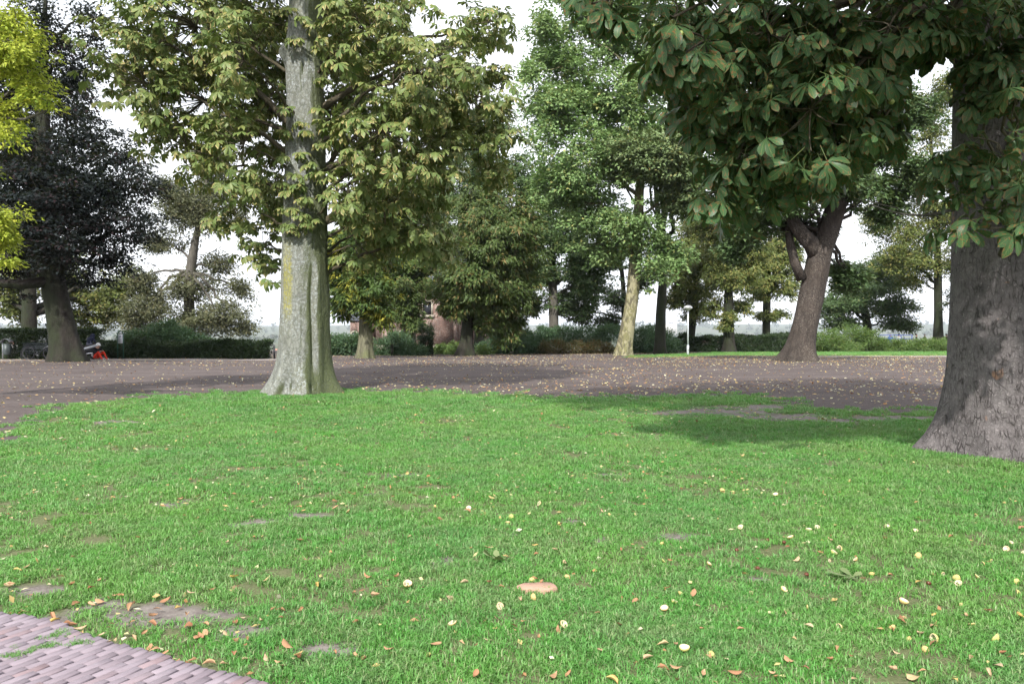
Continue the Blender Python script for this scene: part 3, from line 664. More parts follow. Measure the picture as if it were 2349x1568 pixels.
# ---- horse-chestnut leaves (palmate) -----------------------------------------
def palmate(s, stations, nl=None, size=1.0, petiole=0.16):
    g = np.random.default_rng(s); nl = nl or int(g.choice([5, 6, 7])); V = []; F = []; LUV = []
    us = np.array(stations); wp = np.interp(us, [0, .2, .45, .66, .82, .93, 1], [.015, .055, .125, .19, .195, .12, .0])
    fan = np.linspace(-1, 1, nl) * R(g.uniform(95, 125))
    for a in fan:
        L = size * (0.21 - 0.085 * abs(a) / R(120)) * g.uniform(.85, 1.1); dr = g.uniform(0.30, 0.75); fold = g.uniform(.1, .35); tw = g.normal(0, .25)
        aa = a + g.normal(0, .08); ca, sa = math.sin(aa), math.cos(aa); lr_ = g.random()
        o = len(V)
        for u, wv in zip(us, wp):
            bend = dr * u; fy = L * u * math.cos(bend * 0.7); fz = -L * u * math.sin(bend * 1.1); wv = wv * L * 1.05 * (1 + g.normal(0, .07))
            for v in (-1, 0, 1):
                x = v * wv; z = fz + abs(v) * wv * fold + x * tw
                V.append([ca * fy + sa * x, sa * fy - ca * x, z]); LUV.append([u, v, lr_])
        for k in range(len(us) - 1):
            for v in (0, 1):
                i = o + k * 3 + v; F.append([i, i + 1, i + 4, i + 3])
    F = np.array(F); o = len(V); w_ = 0.0035
    V += [[-w_, -petiole, petiole * .25], [w_, -petiole, petiole * .25], [0, -petiole, petiole * .25 + w_], [-w_, 0, 0], [w_, 0, 0], [0, 0, w_]]; LUV += [[0, 0, .5]] * 6
    F = np.concatenate([F, np.array([[o, o + 1, o + 4, o + 3], [o + 1, o + 2, o + 5, o + 4], [o + 2, o, o + 3, o + 5]])])
    return np.array(V), F, np.array(LUV)
def leaf_frames(P, fwd, up):
    f = norm(fwd); r_ = norm(np.cross(f, up)); u = np.cross(r_, f); return np.stack([r_, f, u], -1)     # columns
def palm_crown(root, off, temps, P, fwd, up, scale, mat, n_single, score, lo=None):
    """the leaves that show largest as parts of their own, the rest joined into one"""
    Fr = leaf_frames(P, fwd, up); order = np.argsort(score); single = order[:n_single]; rest = order[n_single:]
    tms = [np_mesh('leaf', V, [F], mat, {'lr': L[:, 2], 'luv': L}, True) for V, F, L in temps]
    for i in single:
        o = bpy.data.objects.new('leaf', tms[i % len(tms)]); link(o, root)
        m = np.eye(4); m[:3, :3] = Fr[i] * scale[i]; m[:3, 3] = P[i] - off; o.matrix_local = Matrix(m.tolist())
    VV, FF, LL, n0 = [], [], [], 0; temps = lo or temps
    for k, (V, F, L) in enumerate(temps):
        idx = rest[rest % len(temps) == k]
        if not len(idx): continue
        W = np.einsum('nij,vj->nvi', Fr[idx] * scale[idx][:, None, None], V) + (P[idx] - off)[:, None]
        VV.append(W.reshape(-1, 3)); FF.append((F[None] + (np.arange(len(idx)) * len(V))[:, None, None] + n0).reshape(-1, 4)); n0 += W.shape[0] * W.shape[1]
        l = np.repeat(L[None], len(idx), 0); l[:, :, 2] = (l[:, :, 2] * 0.35 + RNG.random(len(idx))[:, None] * 0.9) % 1; LL.append(l.reshape(-1, 3))
    VV = np.concatenate(VV); LL = np.concatenate(LL)
    me = np_mesh('foliage', VV, [np.concatenate(FF)], mat, {'lr': LL[:, 2], 'luv': LL}, True)
    o = bpy.data.objects.new('foliage', me); link(o, root); o['kind'] = 'stuff'; return o
def chestnut(root, off, C, rad, blobs, per_m2, temps, mat, bark, n_single, avoid, lsc=(0.8, 1.25), zmin=2.5, spread=0.3, per=6, limb_k=0.015, lo=None):
    limbs = MB(); PP, FW, UP = [], [], []
    for (c, r) in blobs:
        s, sr = attach(C, rad, c, zmin); dist = np.linalg.norm(c - s)
        ctl = s * 0.5 + c * 0.5 + np.array([0, 0, 0.16 * dist]) + RNG.normal(0, 0.05 * dist, 3); lp = bez(s, ctl, c, 10)
        lp[1:-1] += RNG.normal(0, 0.015 * dist, (8, 3)); r_s = min(0.42 * sr, 0.012 + limb_k * dist)
        limbs.tube(lp - off, np.linspace(r_s, 0.012, 10), 7, False)
        nc = max(2, int(per_m2 * (r[0] * r[2] + r[0] * r[1] + r[1] * r[2]) / 3 * 4)); cc, dd = sample_blob(c, r, nc, 0.3, 0.22)
        if avoid is not None: k = ~avoid(cc); cc = cc[k]; dd = dd[k]
        for q, d in zip(cc, dd):
            k = int(np.argmin(np.linalg.norm(lp[3:] - q, axis=1))) + 3; m = (lp[k] + q) / 2 + RNG.normal(0, 0.06, 3) + [0, 0, -0.02]
            tw = bez(lp[k], m, q, 5); limbs.tube(tw - off, np.linspace(0.011, 0.005, 5), 4, False)
            td = norm(tw[-1] - tw[-2]); n = RNG.integers(per - 2, per + 3); a = RNG.uniform(0, 6.28) + np.arange(n) * 2 * np.pi / n * 1.0
            out = norm(np.stack([np.cos(a), np.sin(a), RNG.normal(-0.15, 0.3, n)], -1) + d * 0.55 + td * 0.3)
            dn = np.array([0, 0, -1.0]) * RNG.uniform(0.15, 0.75, n)[:, None]
            fw = norm(out + dn); PP.append(q + out * spread * RNG.uniform(0.4, 1.1, n)[:, None] + RNG.normal(0, .05, (n, 3)) + [0, 0, -0.05])
            FW.append(fw); UP.append(norm(np.array([0, 0, 1.0]) + d * 0.5 + RNG.normal(0, 0.28, (n, 3))))
    PP = np.concatenate(PP); FW = np.concatenate(FW); UP = np.concatenate(UP)
    if avoid is not None: k = ~avoid(PP); PP, FW, UP = PP[k], FW[k], UP[k]
    br = limbs.build('branches', bark, root, True)
    sc = RNG.uniform(lsc[0], lsc[1], len(PP))
    u = CXQ + FQ * PP[:, 0] / PP[:, 1]; v = 751 - FQ * (PP[:, 2] - 1.6) / PP[:, 1]
    score = np.linalg.norm(PP - CAM, axis=1) + np.where((u > -20) & (u < 2370) & (v > -30), 0, 1000)
    palm_crown(root, off, temps, PP, FW, UP, sc, mat, n_single, score, lo); return PP
conk = NB('conker'); cn_ = conk.noise(conk.obj(), 40, 2); M['conker'] = conk.pbr(conk.mix(cn_, (0.16, 0.20, 0.05), (0.26, 0.28, 0.08)), 0.5, 0, 0.4, conk.bump(cn_, 0.6, 0.01))
def conker_mesh(s):
    g = np.random.default_rng(s); m = MB(); pr = [(0, -.026)] + [(0.027 * math.cos(t), 0.027 * math.sin(t)) for t in np.linspace(-1.2, 1.2, 7)] + [(0, .026)]
    m.lathe(pr, 10); V = m.V[0]; V *= 1 + g.normal(0, .03, (len(V), 1))
    for k in range(24):
        d = norm(g.normal(size=3)); e = norm(np.cross(d, g.normal(size=3))) * .003; f = np.cross(d, e); m.add([d * .025 + e, d * .025 - e * .5 + f, d * .025 - e * .5 - f, d * .033], [[0, 1, 3], [1, 2, 3], [2, 0, 3]])
    return m.mesh('conker', M['conker'], True)
conkers = [conker_mesh(k) for k in range(3)]
def hang_conkers(root, off, PP, n):
    u = CXQ + FQ * PP[:, 0] / PP[:, 1]; v = 751 - FQ * (PP[:, 2] - 1.6) / PP[:, 1]; ok = np.where((u > 200) & (u < 2340) & (v > 20))[0]
    pick = ok[np.argsort(np.linalg.norm(PP[ok] - CAM, axis=1))[:len(ok) // 3]]; pick = RNG.choice(pick, min(n, len(pick)), replace=False)
    for i in pick:
        o = bpy.data.objects.new('conker', conkers[int(i) % 3]); link(o, root); o.location = PP[i] - off + np.array([random.gauss(0, .05), -0.06, -0.10]); o.scale = (1.1,) * 3

# ---- the pale-trunked chestnut on the lawn ------------------------------------
baseA = G(686, 906); DA = float(baseA[1]) + 0.45; baseA = np.array([Q(690, 880, DA)[0], DA, float(gz(Q(690, 880, DA)[0], DA))])
pts = [(692, 905, 112), (694, 860, 112), (696, 800, 110), (697, 700, 109), (698, 620, 106), (700, 500, 101), (702, 400, 93), (704, 300, 86), (703, 230, 80), (698, 140, 80), (700, 60, 74), (702, 0, 72), (704, -250, 58), (700, -520, 30)]
pathA, radA = qpath(DA, pts, baseA[2])
rootA = empty('chestnut_tree', baseA, 'horse chestnut with pale lichen-grey trunk, mossy on one side, brown-edged leaves', 'tree')
def extraA(A, Z, r):
    front = -np.pi / 2
    def bump(a0, z0, sa, sz, amp): 
        da = (A - a0 + np.pi) % (2 * np.pi) - np.pi; return amp * np.exp(-(da / sa) ** 2 - ((Z - z0) / sz) ** 2)
    r = r + bump(np.pi + 0.35, 8.15, 0.42, 0.22, 0.17) + bump(-0.35, 7.6, 0.4, 0.2, 0.09) - bump(front + 0.15, 7.7, 0.10, 0.13, 0.10)   # healed branch scars and the hole
    da = (A - (front + 0.62 + 0.05 * np.sin(Z * 2)) + np.pi) % (2 * np.pi) - np.pi
    r = r - 0.07 * np.exp(-(da / 0.09) ** 2) * sst(0.3, 0.9, Z) * (1 - sst(2.6, 3.4, Z)) + 0.05 * np.exp(-((da - 0.25) / 0.2) ** 2) * (1 - sst(2.6, 3.6, Z))   # long fold up the mossy side
    for a0, z0 in ((front - 0.1, 0.22), (front + 0.25, 0.2), (front + 0.05, 0.12), (front - 0.35, 0.15), (front + 0.55, 0.15)):
        r = r - bump(a0, z0, 0.07, 0.14, 0.08)
    return r + 0.02 * (fbm(np.cos(A) * 14, np.sin(A) * 14, Z * 6, 3, 90) - .5)
meA, CA, rA = trunk_mesh('trunk', pathA - baseA, radA, M['bark_lichen'], 144, 190, 0.62, 0.42, 6, 0.022, 4, None, extraA)
tr = bpy.data.objects.new('trunk', meA); link(tr, rootA); CA = CA + baseA
blobsA = qb(DA, [(450, 60, 210, 95, 0), (330, 190, 100, 95, -.6), (470, 230, 160, 105, 1), (560, 330, 105, 105, -1), (430, 340, 70, 70, 0), (560, 470, 80, 60, .8), (605, 560, 50, 60, 1), (622, 615, 18, 30, .6), (560, 140, 90, 100, -1.8), (300, 90, 60, 80, .5),
                 (850, 60, 130, 95, -1), (950, 160, 150, 115, -1.6), (1080, 230, 90, 110, 0), (880, 300, 115, 105, -1.8), (990, 380, 100, 95, -.5), (1135, 330, 45, 85, .5), (900, 480, 125, 85, .3), (970, 560, 85, 45, .8), (820, 560, 45, 50, .2), (1120, 50, 70, 45, 0), (800, 420, 60, 90, -1.2), (1150, 200, 30, 60, .5), (860, 520, 60, 60, 1.8), (1060, 110, 80, 60, 1),
                 (600, 220, 110, 150, 3), (820, 250, 120, 170, 3), (700, 60, 260, 100, 3.5), (990, 300, 100, 150, 3), (640, 420, 80, 90, 2.6)])
topA = [(np.array([baseA[0] + dx, DA + dy, z]), np.array([rx, rx, rz])) for dx, dy, z, rx, rz in [(-3, 0, 11, 2.6, 1.6), (2.5, -.5, 11.2, 2.6, 1.6), (0, 2.4, 11, 2.8, 1.8), (-1, -1.8, 12.5, 2.8, 1.7), (1.5, 1, 13.6, 2.4, 1.6), (-2, 1.5, 13.2, 2.4, 1.6)]]
def avoidA(P):
    u = CXQ + FQ * P[:, 0] / P[:, 1]; v = 751 - FQ * (P[:, 2] - 1.6) / P[:, 1]
    return ((np.abs(P[:, 0] - baseA[0] - 0.05) < 0.72 + 0.03 * (P[:, 1] - DA)) & (P[:, 1] < DA + 0.3) & (P[:, 2] < 9.8)) | (v > 655) | ((v > 560) & (u > 640) & (u < 760))
temA = [palmate(k, [0, .4, .75, 1.0], None, 1.0) for k in range(14)]; temT = [palmate(30 + k, [0, .65, 1.0], 5, 1.15) for k in range(6)]
PPA = chestnut(rootA, baseA, CA, rA, blobsA, 9.6, temA, M['leaf_left'], M['bark_twig'], 300, avoidA, (0.8, 1.3), 2.6, lo=[palmate(k, [0, .7, 1.0], None, 1.05) for k in range(14)])
PPt = chestnut(rootA, baseA, CA, rA, topA, 2.6, temT, M['leaf_left'], M['bark_twig'], 0, None, (1.0, 1.5), 6.0, 0.4)
hang_conkers(rootA, baseA, PPA, 34)
# water shoots: small leafy sprigs that spring from the trunk
def sprigs(root, off, spots, temps, mat, n_each, sc, D):
    m = MB(); P, F_, U_ = [], [], []
    for (u, v, dy) in spots:
        e = Q(u, v, D + dy); s = e + np.array([random.gauss(0, .05), -dy * 0.8, -0.25]); tw = bez(s, (s + e) / 2 + [0, -.05, 0.1], e, 5); m.tube(tw - off, np.linspace(.012, .005, 5), 4, False)
        a = RNG.uniform(0, 6.28, n_each); o = norm(np.stack([np.cos(a), np.sin(a) - .5, RNG.normal(-.2, .25, n_each)], -1)); P.append(e + o * .14 * RNG.uniform(.3, 1.3, n_each)[:, None]); F_.append(o + [0, 0, -.35]); U_.append(norm(np.array([0, -.35, 1.0]) + RNG.normal(0, .2, (n_each, 3))))
    m.build('shoots', M['bark_twig'], root, True)['kind'] = 'stuff'; P = np.concatenate(P); palm_crown(root, off, temps, P, np.concatenate(F_), np.concatenate(U_), RNG.uniform(sc[0], sc[1], len(P)), mat, 0, np.arange(len(P)))
sprigs(rootA, baseA, [(690, 350, -.65), (710, 375, -.7), (680, 400, -.65), (665, 440, -.6), (700, 455, -.7), (690, 495, -.7), (665, 515, -.65), (680, 480, -.65), (730, 250, -.7), (690, 40, -.6), (720, 60, -.65), (675, 90, -.6), (700, 300, -.7), (650, 480, -.5), (720, 400, -.7), (655, 300, -.6), (650, 360, -.55), (735, 330, -.65), (670, 520, -.65), (685, 425, -.7), (660, 250, -.6), (740, 180, -.6), (660, 20, -.55), (735, 110, -.6), (690, 280, -.7), (650, 420, -.55), (705, 510, -.7)], temA, M['leaf_left'], 9, (0.65, 1.1), DA)

# ---- the rough-barked chestnut at the lawn's other side -----------------------
baseB = G(2300, 1062); DB = float(baseB[1]) + 0.75; xb = Q(2322, 900, DB)[0]; baseB = np.array([xb, DB, float(gz(xb, DB))])
pts = [(2324, 1050, 278), (2322, 1000, 278), (2320, 900, 276), (2318, 800, 266), (2318, 700, 258), (2318, 560, 248), (2320, 400, 240), (2322, 200, 226), (2324, 0, 214), (2330, -500, 180), (2350, -1100, 110)]
pathB, radB = qpath(DB, pts, baseB[2])
rootB = empty('chestnut_tree', baseB, 'big horse chestnut with dark cracked plated bark, leaves spotted rust, overhanging the lawn', 'tree')
meB, CB, rB = trunk_mesh('trunk', pathB - baseB, radB, M['bark_plates'], 180, 270, 0.5, 0.38, 5, 0.016, 2, (0.06, 0.006))
tr = bpy.data.objects.new('trunk', meB); link(tr, rootB); CB = CB + baseB
blobsB = qb(8.3, [(1620, 90, 100, 95, -.3), (1760, 70, 140, 90, 0), (1900, 120, 140, 120, .2), (2040, 60, 120, 90, .2), (1730, 230, 95, 80, .3), (1860, 250, 120, 90, -.3), (1700, 345, 60, 70, 0), (1790, 360, 75, 50, .4), (1900, 350, 75, 50, .3), (2110, 40, 90, 60, .5), (1645, 440, 26, 36, .1), (1640, 250, 50, 60, .6), (1980, 250, 60, 60, .4), (1545, 40, 55, 60, 0), (1660, 330, 40, 60, .3), (1960, 330, 50, 40, .6), (2140, 40, 70, 60, .2), (2010, 300, 50, 50, .5), (1580, 150, 50, 80, .4), (1610, 230, 40, 60, .8), (1990, 180, 70, 70, .3), (1700, 440, 40, 40, .6), (1830, 410, 60, 30, .8)])
blobsB += qb(8.0, [(1345, 12, 55, 30, 0), (1400, 0, 25, 20, 0)])
blobsB3 = qb(9.0, [(2290, 330, 60, 40, -.4), (2245, 500, 55, 32, -.3), (2310, 140, 60, 90, 0.1), (2190, 340, 35, 45, 0), (2330, 500, 30, 26, -.5), (2260, 230, 40, 50, 0), (2280, 60, 70, 70, -.2), (2330, 230, 30, 60, -.3), (2235, 395, 45, 36, -.2), (2310, 400, 40, 34, -.4), (2250, 150, 40, 60, -.1)])
blobsB += qb(11, [(1700, 110, 170, 110, 0), (1880, 130, 180, 150, 0), (2040, 70, 110, 90, .5), (1800, 290, 150, 100, 0.2), (1940, 310, 80, 70, 0), (2160, 30, 110, 80, 0), (1620, 40, 120, 60, 0), (2000, 200, 80, 80, 0), (1560, 120, 60, 90, 0), (2230, 40, 60, 90, -1.6)])
topB = [(np.array([x, y, z]), np.array([rx, rx, rz])) for x, y, z, rx, rz in [(3.0, 6.5, 7.2, 2.0, 1.2), (5.5, 5.5, 7.6, 2.2, 1.3), (3.2, 9.5, 7.6, 2.3, 1.3), (8, 8, 7, 2.4, 1.5), (6, 12.5, 7.4, 2.6, 1.5), (2.2, 12.5, 7.4, 2.4, 1.3), (4.5, 8, 9.6, 2.8, 1.5), (7, 10.5, 10.0, 2.8, 1.6), (5.5, 9, 12.2, 2.6, 1.6), (0.8, 9.0, 7.6, 1.8, 1.0), (9.5, 11.5, 7.2, 2.2, 1.5), (4.0, 14.5, 7.8, 2.2, 1.3), (1.5, 6.0, 7.0, 1.4, .9), (0.2, 10.5, 8.2, 1.9, 1.0), (-0.8, 8.6, 8.6, 1.5, .8), (1.6, 10.6, 9.6, 2.2, 1.1), (4.2, 11.5, 8.4, 2.4, 1.2), (6.5, 13.5, 9.2, 2.4, 1.3), (5.2, 4.8, 8.6, 2.0, 1.2), (6.8, 4.6, 9.6, 2.0, 1.2), (4.2, 3.6, 9.4, 1.8, 1.0), (6.2, 6.6, 8.8, 2.0, 1.3), (2.4, 5.0, 8.6, 1.9, 1.0), (7.5, 6.5, 7.6, 1.6, 1.2)]]
def avoidB(P):
    u = CXQ + FQ * P[:, 0] / P[:, 1]; v = 751 - FQ * (P[:, 2] - 1.6) / P[:, 1]
    return (v > 545) | ((P[:, 1] > 9.4) & (v > 430) & (u > 1500)) | ((u < 1460) & (v > 60)) | ((u > 1430) & (u < 1475)) | ((u > 2070) & (u < 2185) & (v > 130) & (v < 290)) | ((np.abs(P[:, 0] - xb) < 0.8) & (np.abs(P[:, 1] - DB) < 0.75))
temB = [palmate(50 + k, [0, .2, .45, .66, .82, .94, 1.0], None, 1.1) for k in range(12)]
PPB = chestnut(rootB, baseB, CB, rB, blobsB, 16.0, temB, M['leaf_right'], M['bark_twig'], 240, avoidB, (0.75, 1.2), 6.2, 0.22, 5, 0.010, [palmate(50 + k, [0, .35, .68, .86, 1.0], None, 1.1) for k in range(12)])
chestnut(rootB, baseB, CB, rB, blobsB3, 22.0, temB, M['leaf_right'], M['bark_twig'], 60, avoidB, (0.7, 1.1), 2.2, 0.2, 5, 0.004)
[o for o in rootB.children if o.name.startswith('branches')][-1]['kind'] = 'stuff'
PPt = chestnut(rootB, baseB, CB, rB, topB, 3.7, temT, M['leaf_right'], M['bark_twig'], 0, lambda P: (751 - FQ * (P[:, 2] - 1.6) / np.maximum(P[:, 1], .5) > -60) & (P[:, 1] > 0.5), (1.0, 1.5), 6.0, 0.4)
hang_conkers(rootB, baseB, PPB, 22)
m = MB(); e0 = Q(2215, 470, 9.3); e1 = Q(2000, 470, 8.6)
m.tube(bez(e0, (e0 + e1) / 2 + np.array([0, 0, -.22]), e1, 9) - baseB, np.linspace(.022, .006, 9), 5); e2 = Q(1960, 455, 8.5); em = Q(2060, 478, 8.8); m.tube(bez(em, (em + e2) / 2, e2, 4) - baseB, [.008, .007, .006, .004], 4)
m.build('dead_twig', M['bark_grey'], rootB, True)

# ---- other trees ---------------------------------------------------------------
def simple_tree(name, label, D, pts, blobs, N, mat, bark, base=None, group=None, **kw):
    """trunk given on the photo; D its depth; base photo point only if the foot is in view"""
    P, rd = qpath(D, pts); x0, y0 = P[0][0], P[0][1]; b0 = np.array([x0, y0, float(gz(x0, y0))]); P[0] = b0
    kw.setdefault('trunk_kw', {}); kw['trunk_kw'].setdefault('seed', abs(hash(label)) % 7 if False else (len(label) * 7) % 11)
    return tree(name, label, b0, P, rd, blobs, N, mat, bark, group=group, **kw)
def Dg(u, v): return float(G(u, v)[1])

D = Dg(155, 829.5) + 0.3
simple_tree('beech_tree', 'copper beech with heavy dark trunk and low limb, near-black purple foliage', D,
    [(156, 832, 62), (151, 790, 62), (143, 750, 60), (135, 710, 57), (126, 660, 54), (117, 620, 52), (110, 560, 48), (103, 480, 42), (98, 380, 36), (98, 240, 26), (100, 100, 16), (105, 0, 8)],
    qb(D, [(120, 470, 150, 95, -3), (240, 420, 115, 80, -2), (60, 390, 120, 100, -3), (200, 310, 105, 50, -1), (265, 500, 85, 75, -2), (245, 590, 80, 45, -1), (40, 540, 80, 70, -2), (310, 430, 50, 30, 0), (130, 200, 95, 90, 0), (190, 130, 45, 70, 0), (100, 60, 80, 70, 0), (205, 40, 30, 40, 0), (30, 200, 60, 110, 1), (330, 520, 40, 30, 1), (150, 570, 70, 50, -4), (290, 365, 50, 25, 0), (190, 640, 40, 25, 0), (20, 610, 50, 30, 0)])
    + [(Q(-60, 300, D + 1), np.array([4, 4, 6.0])), (Q(-40, 480, D), np.array([3, 4, 3.0])), (np.array([-25.5, D + 4, 9]), np.array([5, 4, 5.0]))],
    95000, M['leaf_beech'], M['bark_dark'], leaf=(0.15, 0.10), clump=(0.75, 60), flat=0.22, droop=0.35, gaps=0.45, zmin=4.2, trunk_kw=dict(nseg=40, nrings=60, flare=0.55, flare_h=0.6, roots=5, bark=0.03))
m = MB(); bt = bpy.data.objects['beech_tree']; off = np.array(bt.location); lp = [Q(118, 640, D), Q(90, 648, D - .6), Q(50, 652, D - 1), Q(10, 650, D - 1.2), Q(-40, 640, D - 1.4)]
m.tube(np.array(lp) - off, [.30, .26, .24, .22, .18], 10); m.build('low_limb', M['bark_dark'], bt, True)

simple_tree('locust_tree', 'yellow-leaved locust tree with feathery drooping sprays beside the copper beech', 17.5,
    [(-210, 900, 40), (-215, 700, 36), (-205, 450, 30), (-190, 200, 22), (-180, -100, 12)],
    qb(16.5, [(15, 55, 65, 36, 0), (35, 145, 58, 42, .4), (85, 215, 36, 18, 0), (10, 255, 36, 34, .3), (15, 105, 60, 36, -.4), (5, 490, 34, 22, 0), (8, 535, 30, 32, .2), (18, 590, 20, 16, 0), (-150, 100, 90, 120, 0), (-170, 380, 90, 140, 0), (-140, -120, 150, 90, 0), (70, 185, 40, 18, .2), (108, 235, 20, 10, .1), (60, 100, 26, 18, 0), (20, 300, 22, 16, 0), (-20, 520, 40, 40, 0)]),
    30000, M['leaf_yellow'], M['bark_grey'], leaf=(0.075, 0.04), clump=(0.26, 60), flat=0.5, droop=0.5, two=False, gaps=0.1, zmin=2.0, hang=0.2)

simple_tree('linden_tree', 'dark straight trunk rising behind the tall clipped hedge', 62, [(66, 770, 32), (66, 700, 31), (68, 640, 29), (70, 560, 26), (74, 420, 18), (80, 300, 8)],
    qb(63, [(30, 650, 55, 45, 1), (50, 715, 40, 28, 2), (250, 690, 85, 45, 4), (210, 730, 70, 30, 5), (20, 700, 40, 30, 3), (170, 660, 50, 40, 4), (290, 650, 50, 40, 4), (120, 600, 80, 50, 3)]),
    26000, M['leaf_olive'], M['bark_dark'], leaf=(0.2, 0.13), clump=(0.6, 45), flat=0.5, gaps=0.5, zmin=3.0)

simple_tree('lime_tree', 'thin-crowned pale olive tree with bare forking limbs above the low hedge', 64, [(437, 790, 26), (437, 740, 24), (433, 690, 22), (433, 640, 23), (440, 595, 22), (452, 530, 13), (464, 470, 10), (476, 410, 7), (480, 340, 4)],
    qb(65, [(440, 480, 70, 55), (500, 430, 50, 45), (380, 555, 55, 22), (400, 470, 40, 40), (510, 600, 45, 22), (340, 700, 70, 36, -1), (440, 655, 70, 28, -1), (505, 725, 75, 36, -2), (430, 735, 60, 35, -2), (550, 660, 35, 22), (380, 430, 35, 30), (540, 500, 25, 22), (320, 740, 40, 20, -1), (560, 750, 25, 15, -2), (330, 640, 40, 25), (480, 360, 50, 40)]),
    52000, M['leaf_pale'], M['bark_grey'], leaf=(0.17, 0.1), clump=(0.65, 40), flat=0.7, gaps=0.45, zmin=6.2, limb_r=0.42)

D7 = Dg(833, 821)
simple_tree('young_chestnut', 'tree with green-tinged trunk and a yellow sprig, in front of the brick chapel', D7, [(836, 823, 30), (838, 780, 31), (839, 720, 29), (841, 660, 26), (843, 580, 22), (846, 480, 14), (850, 380, 7)],
    qb(D7, [(845, 655, 50, 40, -1), (795, 635, 45, 45, 0), (785, 695, 25, 25, 1), (872, 722, 28, 26, -.5), (845, 570, 85, 55, 0), (860, 480, 70, 60, 0), (790, 570, 40, 50, 0), (805, 680, 30, 25, -1)]),
    30000, M['leaf_chest_y'], M['bark_green'], leaf=(0.27, 0.10), clump=(0.5, 40), flat=0.5, hang=0.5, gaps=0.3, zmin=3.6, trunk_kw=dict(nseg=28, nrings=40, flare=0.6, flare_h=0.5))
D8 = 68.0
simple_tree('grey_chestnut', 'grey-brown trunk half hidden by shrubs, close to the chapel door', D8, [(936, 800, 34), (936, 760, 32), (937, 730, 30), (940, 650, 26), (945, 540, 18), (950, 430, 8)],
    qb(D8, [(935, 655, 60, 50, -1), (925, 715, 40, 30, -1), (965, 595, 70, 50, 0), (900, 600, 60, 50, 0), (945, 740, 26, 18, -1), (940, 500, 80, 60, 0), (895, 690, 30, 30, 0)]),
    26000, M['leaf_chest'], M['bark_grey'], leaf=(0.28, 0.11), clump=(0.55, 40), flat=0.5, hang=0.5, gaps=0.3, zmin=4)
D9 = Dg(1066, 816)
simple_tree('drooping_chestnut', 'full drooping chestnut with browning foliage before the end of the chapel', D9, [(1066, 818, 30), (1070, 780, 28), (1073, 730, 26), (1076, 680, 24), (1082, 600, 20), (1088, 500, 14), (1092, 430, 7)],
    qb(D9, [(1130, 560, 95, 75, -1), (1180, 500, 55, 50, 0), (1080, 640, 65, 45, -1.5), (1165, 655, 62, 60, 0), (1045, 690, 35, 35, -1), (1160, 730, 42, 45, 1), (1100, 480, 55, 42, 0), (1200, 580, 35, 70, 1), (1090, 690, 60, 40, 0), (1030, 650, 30, 30, 0), (1110, 745, 24, 18, 0)]),
    46000, M['leaf_chest'], M['bark_dark'], leaf=(0.27, 0.10), clump=(0.55, 45), flat=0.5, hang=0.6, gaps=0.3, zmin=3.4, trunk_kw=dict(nseg=28, nrings=40, flare=0.7, flare_h=0.5))
simple_tree('tall_elm', 'tall thin-crowned tree with dark stem rising behind the drooping chestnut', 76, [(1100, 790, 22), (1098, 650, 21), (1094, 520, 19), (1090, 430, 16), (1090, 340, 10), (1094, 200, 5)],
    qb(76, [(1080, 380, 65, 45), (1110, 300, 80, 60), (1050, 440, 45, 40), (1130, 430, 50, 40), (1060, 520, 40, 40), (1180, 380, 40, 50), (1200, 440, 40, 30), (1150, 520, 60, 50), (1020, 560, 50, 60), (1220, 540, 40, 50), (1000, 480, 60, 60)]),
    40000, M['leaf_green'], M['bark_dark'], leaf=(0.22, 0.13), clump=(0.7, 45), gaps=0.45, zmin=9)
simple_tree('maple_tree', 'upright grey trunk behind the shrubbery with dark green tiers of leaves', 74, [(1272, 790, 22), (1271, 740, 22), (1269, 680, 20), (1267, 610, 17), (1266, 540, 12), (1266, 470, 6)],
    qb(74, [(1290, 555, 65, 42), (1245, 630, 50, 42), (1340, 640, 65, 50, 1), (1310, 700, 55, 28, 1), (1255, 520, 50, 32), (1330, 580, 50, 40), (1225, 700, 30, 30, 2), (1300, 490, 45, 30), (1240, 430, 50, 50), (1320, 420, 60, 45), (1380, 600, 40, 40), (1210, 600, 36, 60)]),
    46000, M['leaf_green'], M['bark_grey'], leaf=(0.22, 0.14), clump=(0.65, 45), flat=0.35, gaps=0.4, zmin=4.5)
D11 = Dg(1427, 815)
simple_tree('plane_tree', 'tall leaning plane tree with mottled yellowish trunk and light green crown', D11, [(1427, 818, 34), (1432, 790, 33), (1441, 740, 32), (1449, 690, 31), (1456, 630, 29), (1461, 560, 26), (1464, 490, 23), (1468, 430, 21), (1470, 360, 18), (1472, 250, 14), (1466, 120, 9), (1460, -40, 5)],
    qb(D11, [(1300, 130, 85, 80), (1400, 60, 90, 70), (1280, 255, 85, 85), (1390, 225, 100, 85), (1330, 370, 100, 75, -1), (1430, 330, 80, 60, -1), (1345, 490, 90, 52, 1), (1450, 520, 70, 50, -1.5), (1500, 150, 75, 100), (1545, 300, 65, 70), (1290, 440, 65, 50), (1490, 610, 45, 40, -1), (1222, 160, 22, 40), (1250, 60, 30, 40), (1380, 560, 60, 40, 1), (1560, 450, 60, 60), (1460, -60, 160, 90), (1350, -30, 100, 60), (1540, 560, 45, 50)]),
    84000, M['leaf_plane'], M['bark_plane'], leaf=(0.21, 0.16), clump=(0.7, 50), flat=0.55, gaps=0.42, zmin=7.5, trunk_kw=dict(nseg=32, nrings=50, flare=0.45, flare_h=0.5, bark=0.03))
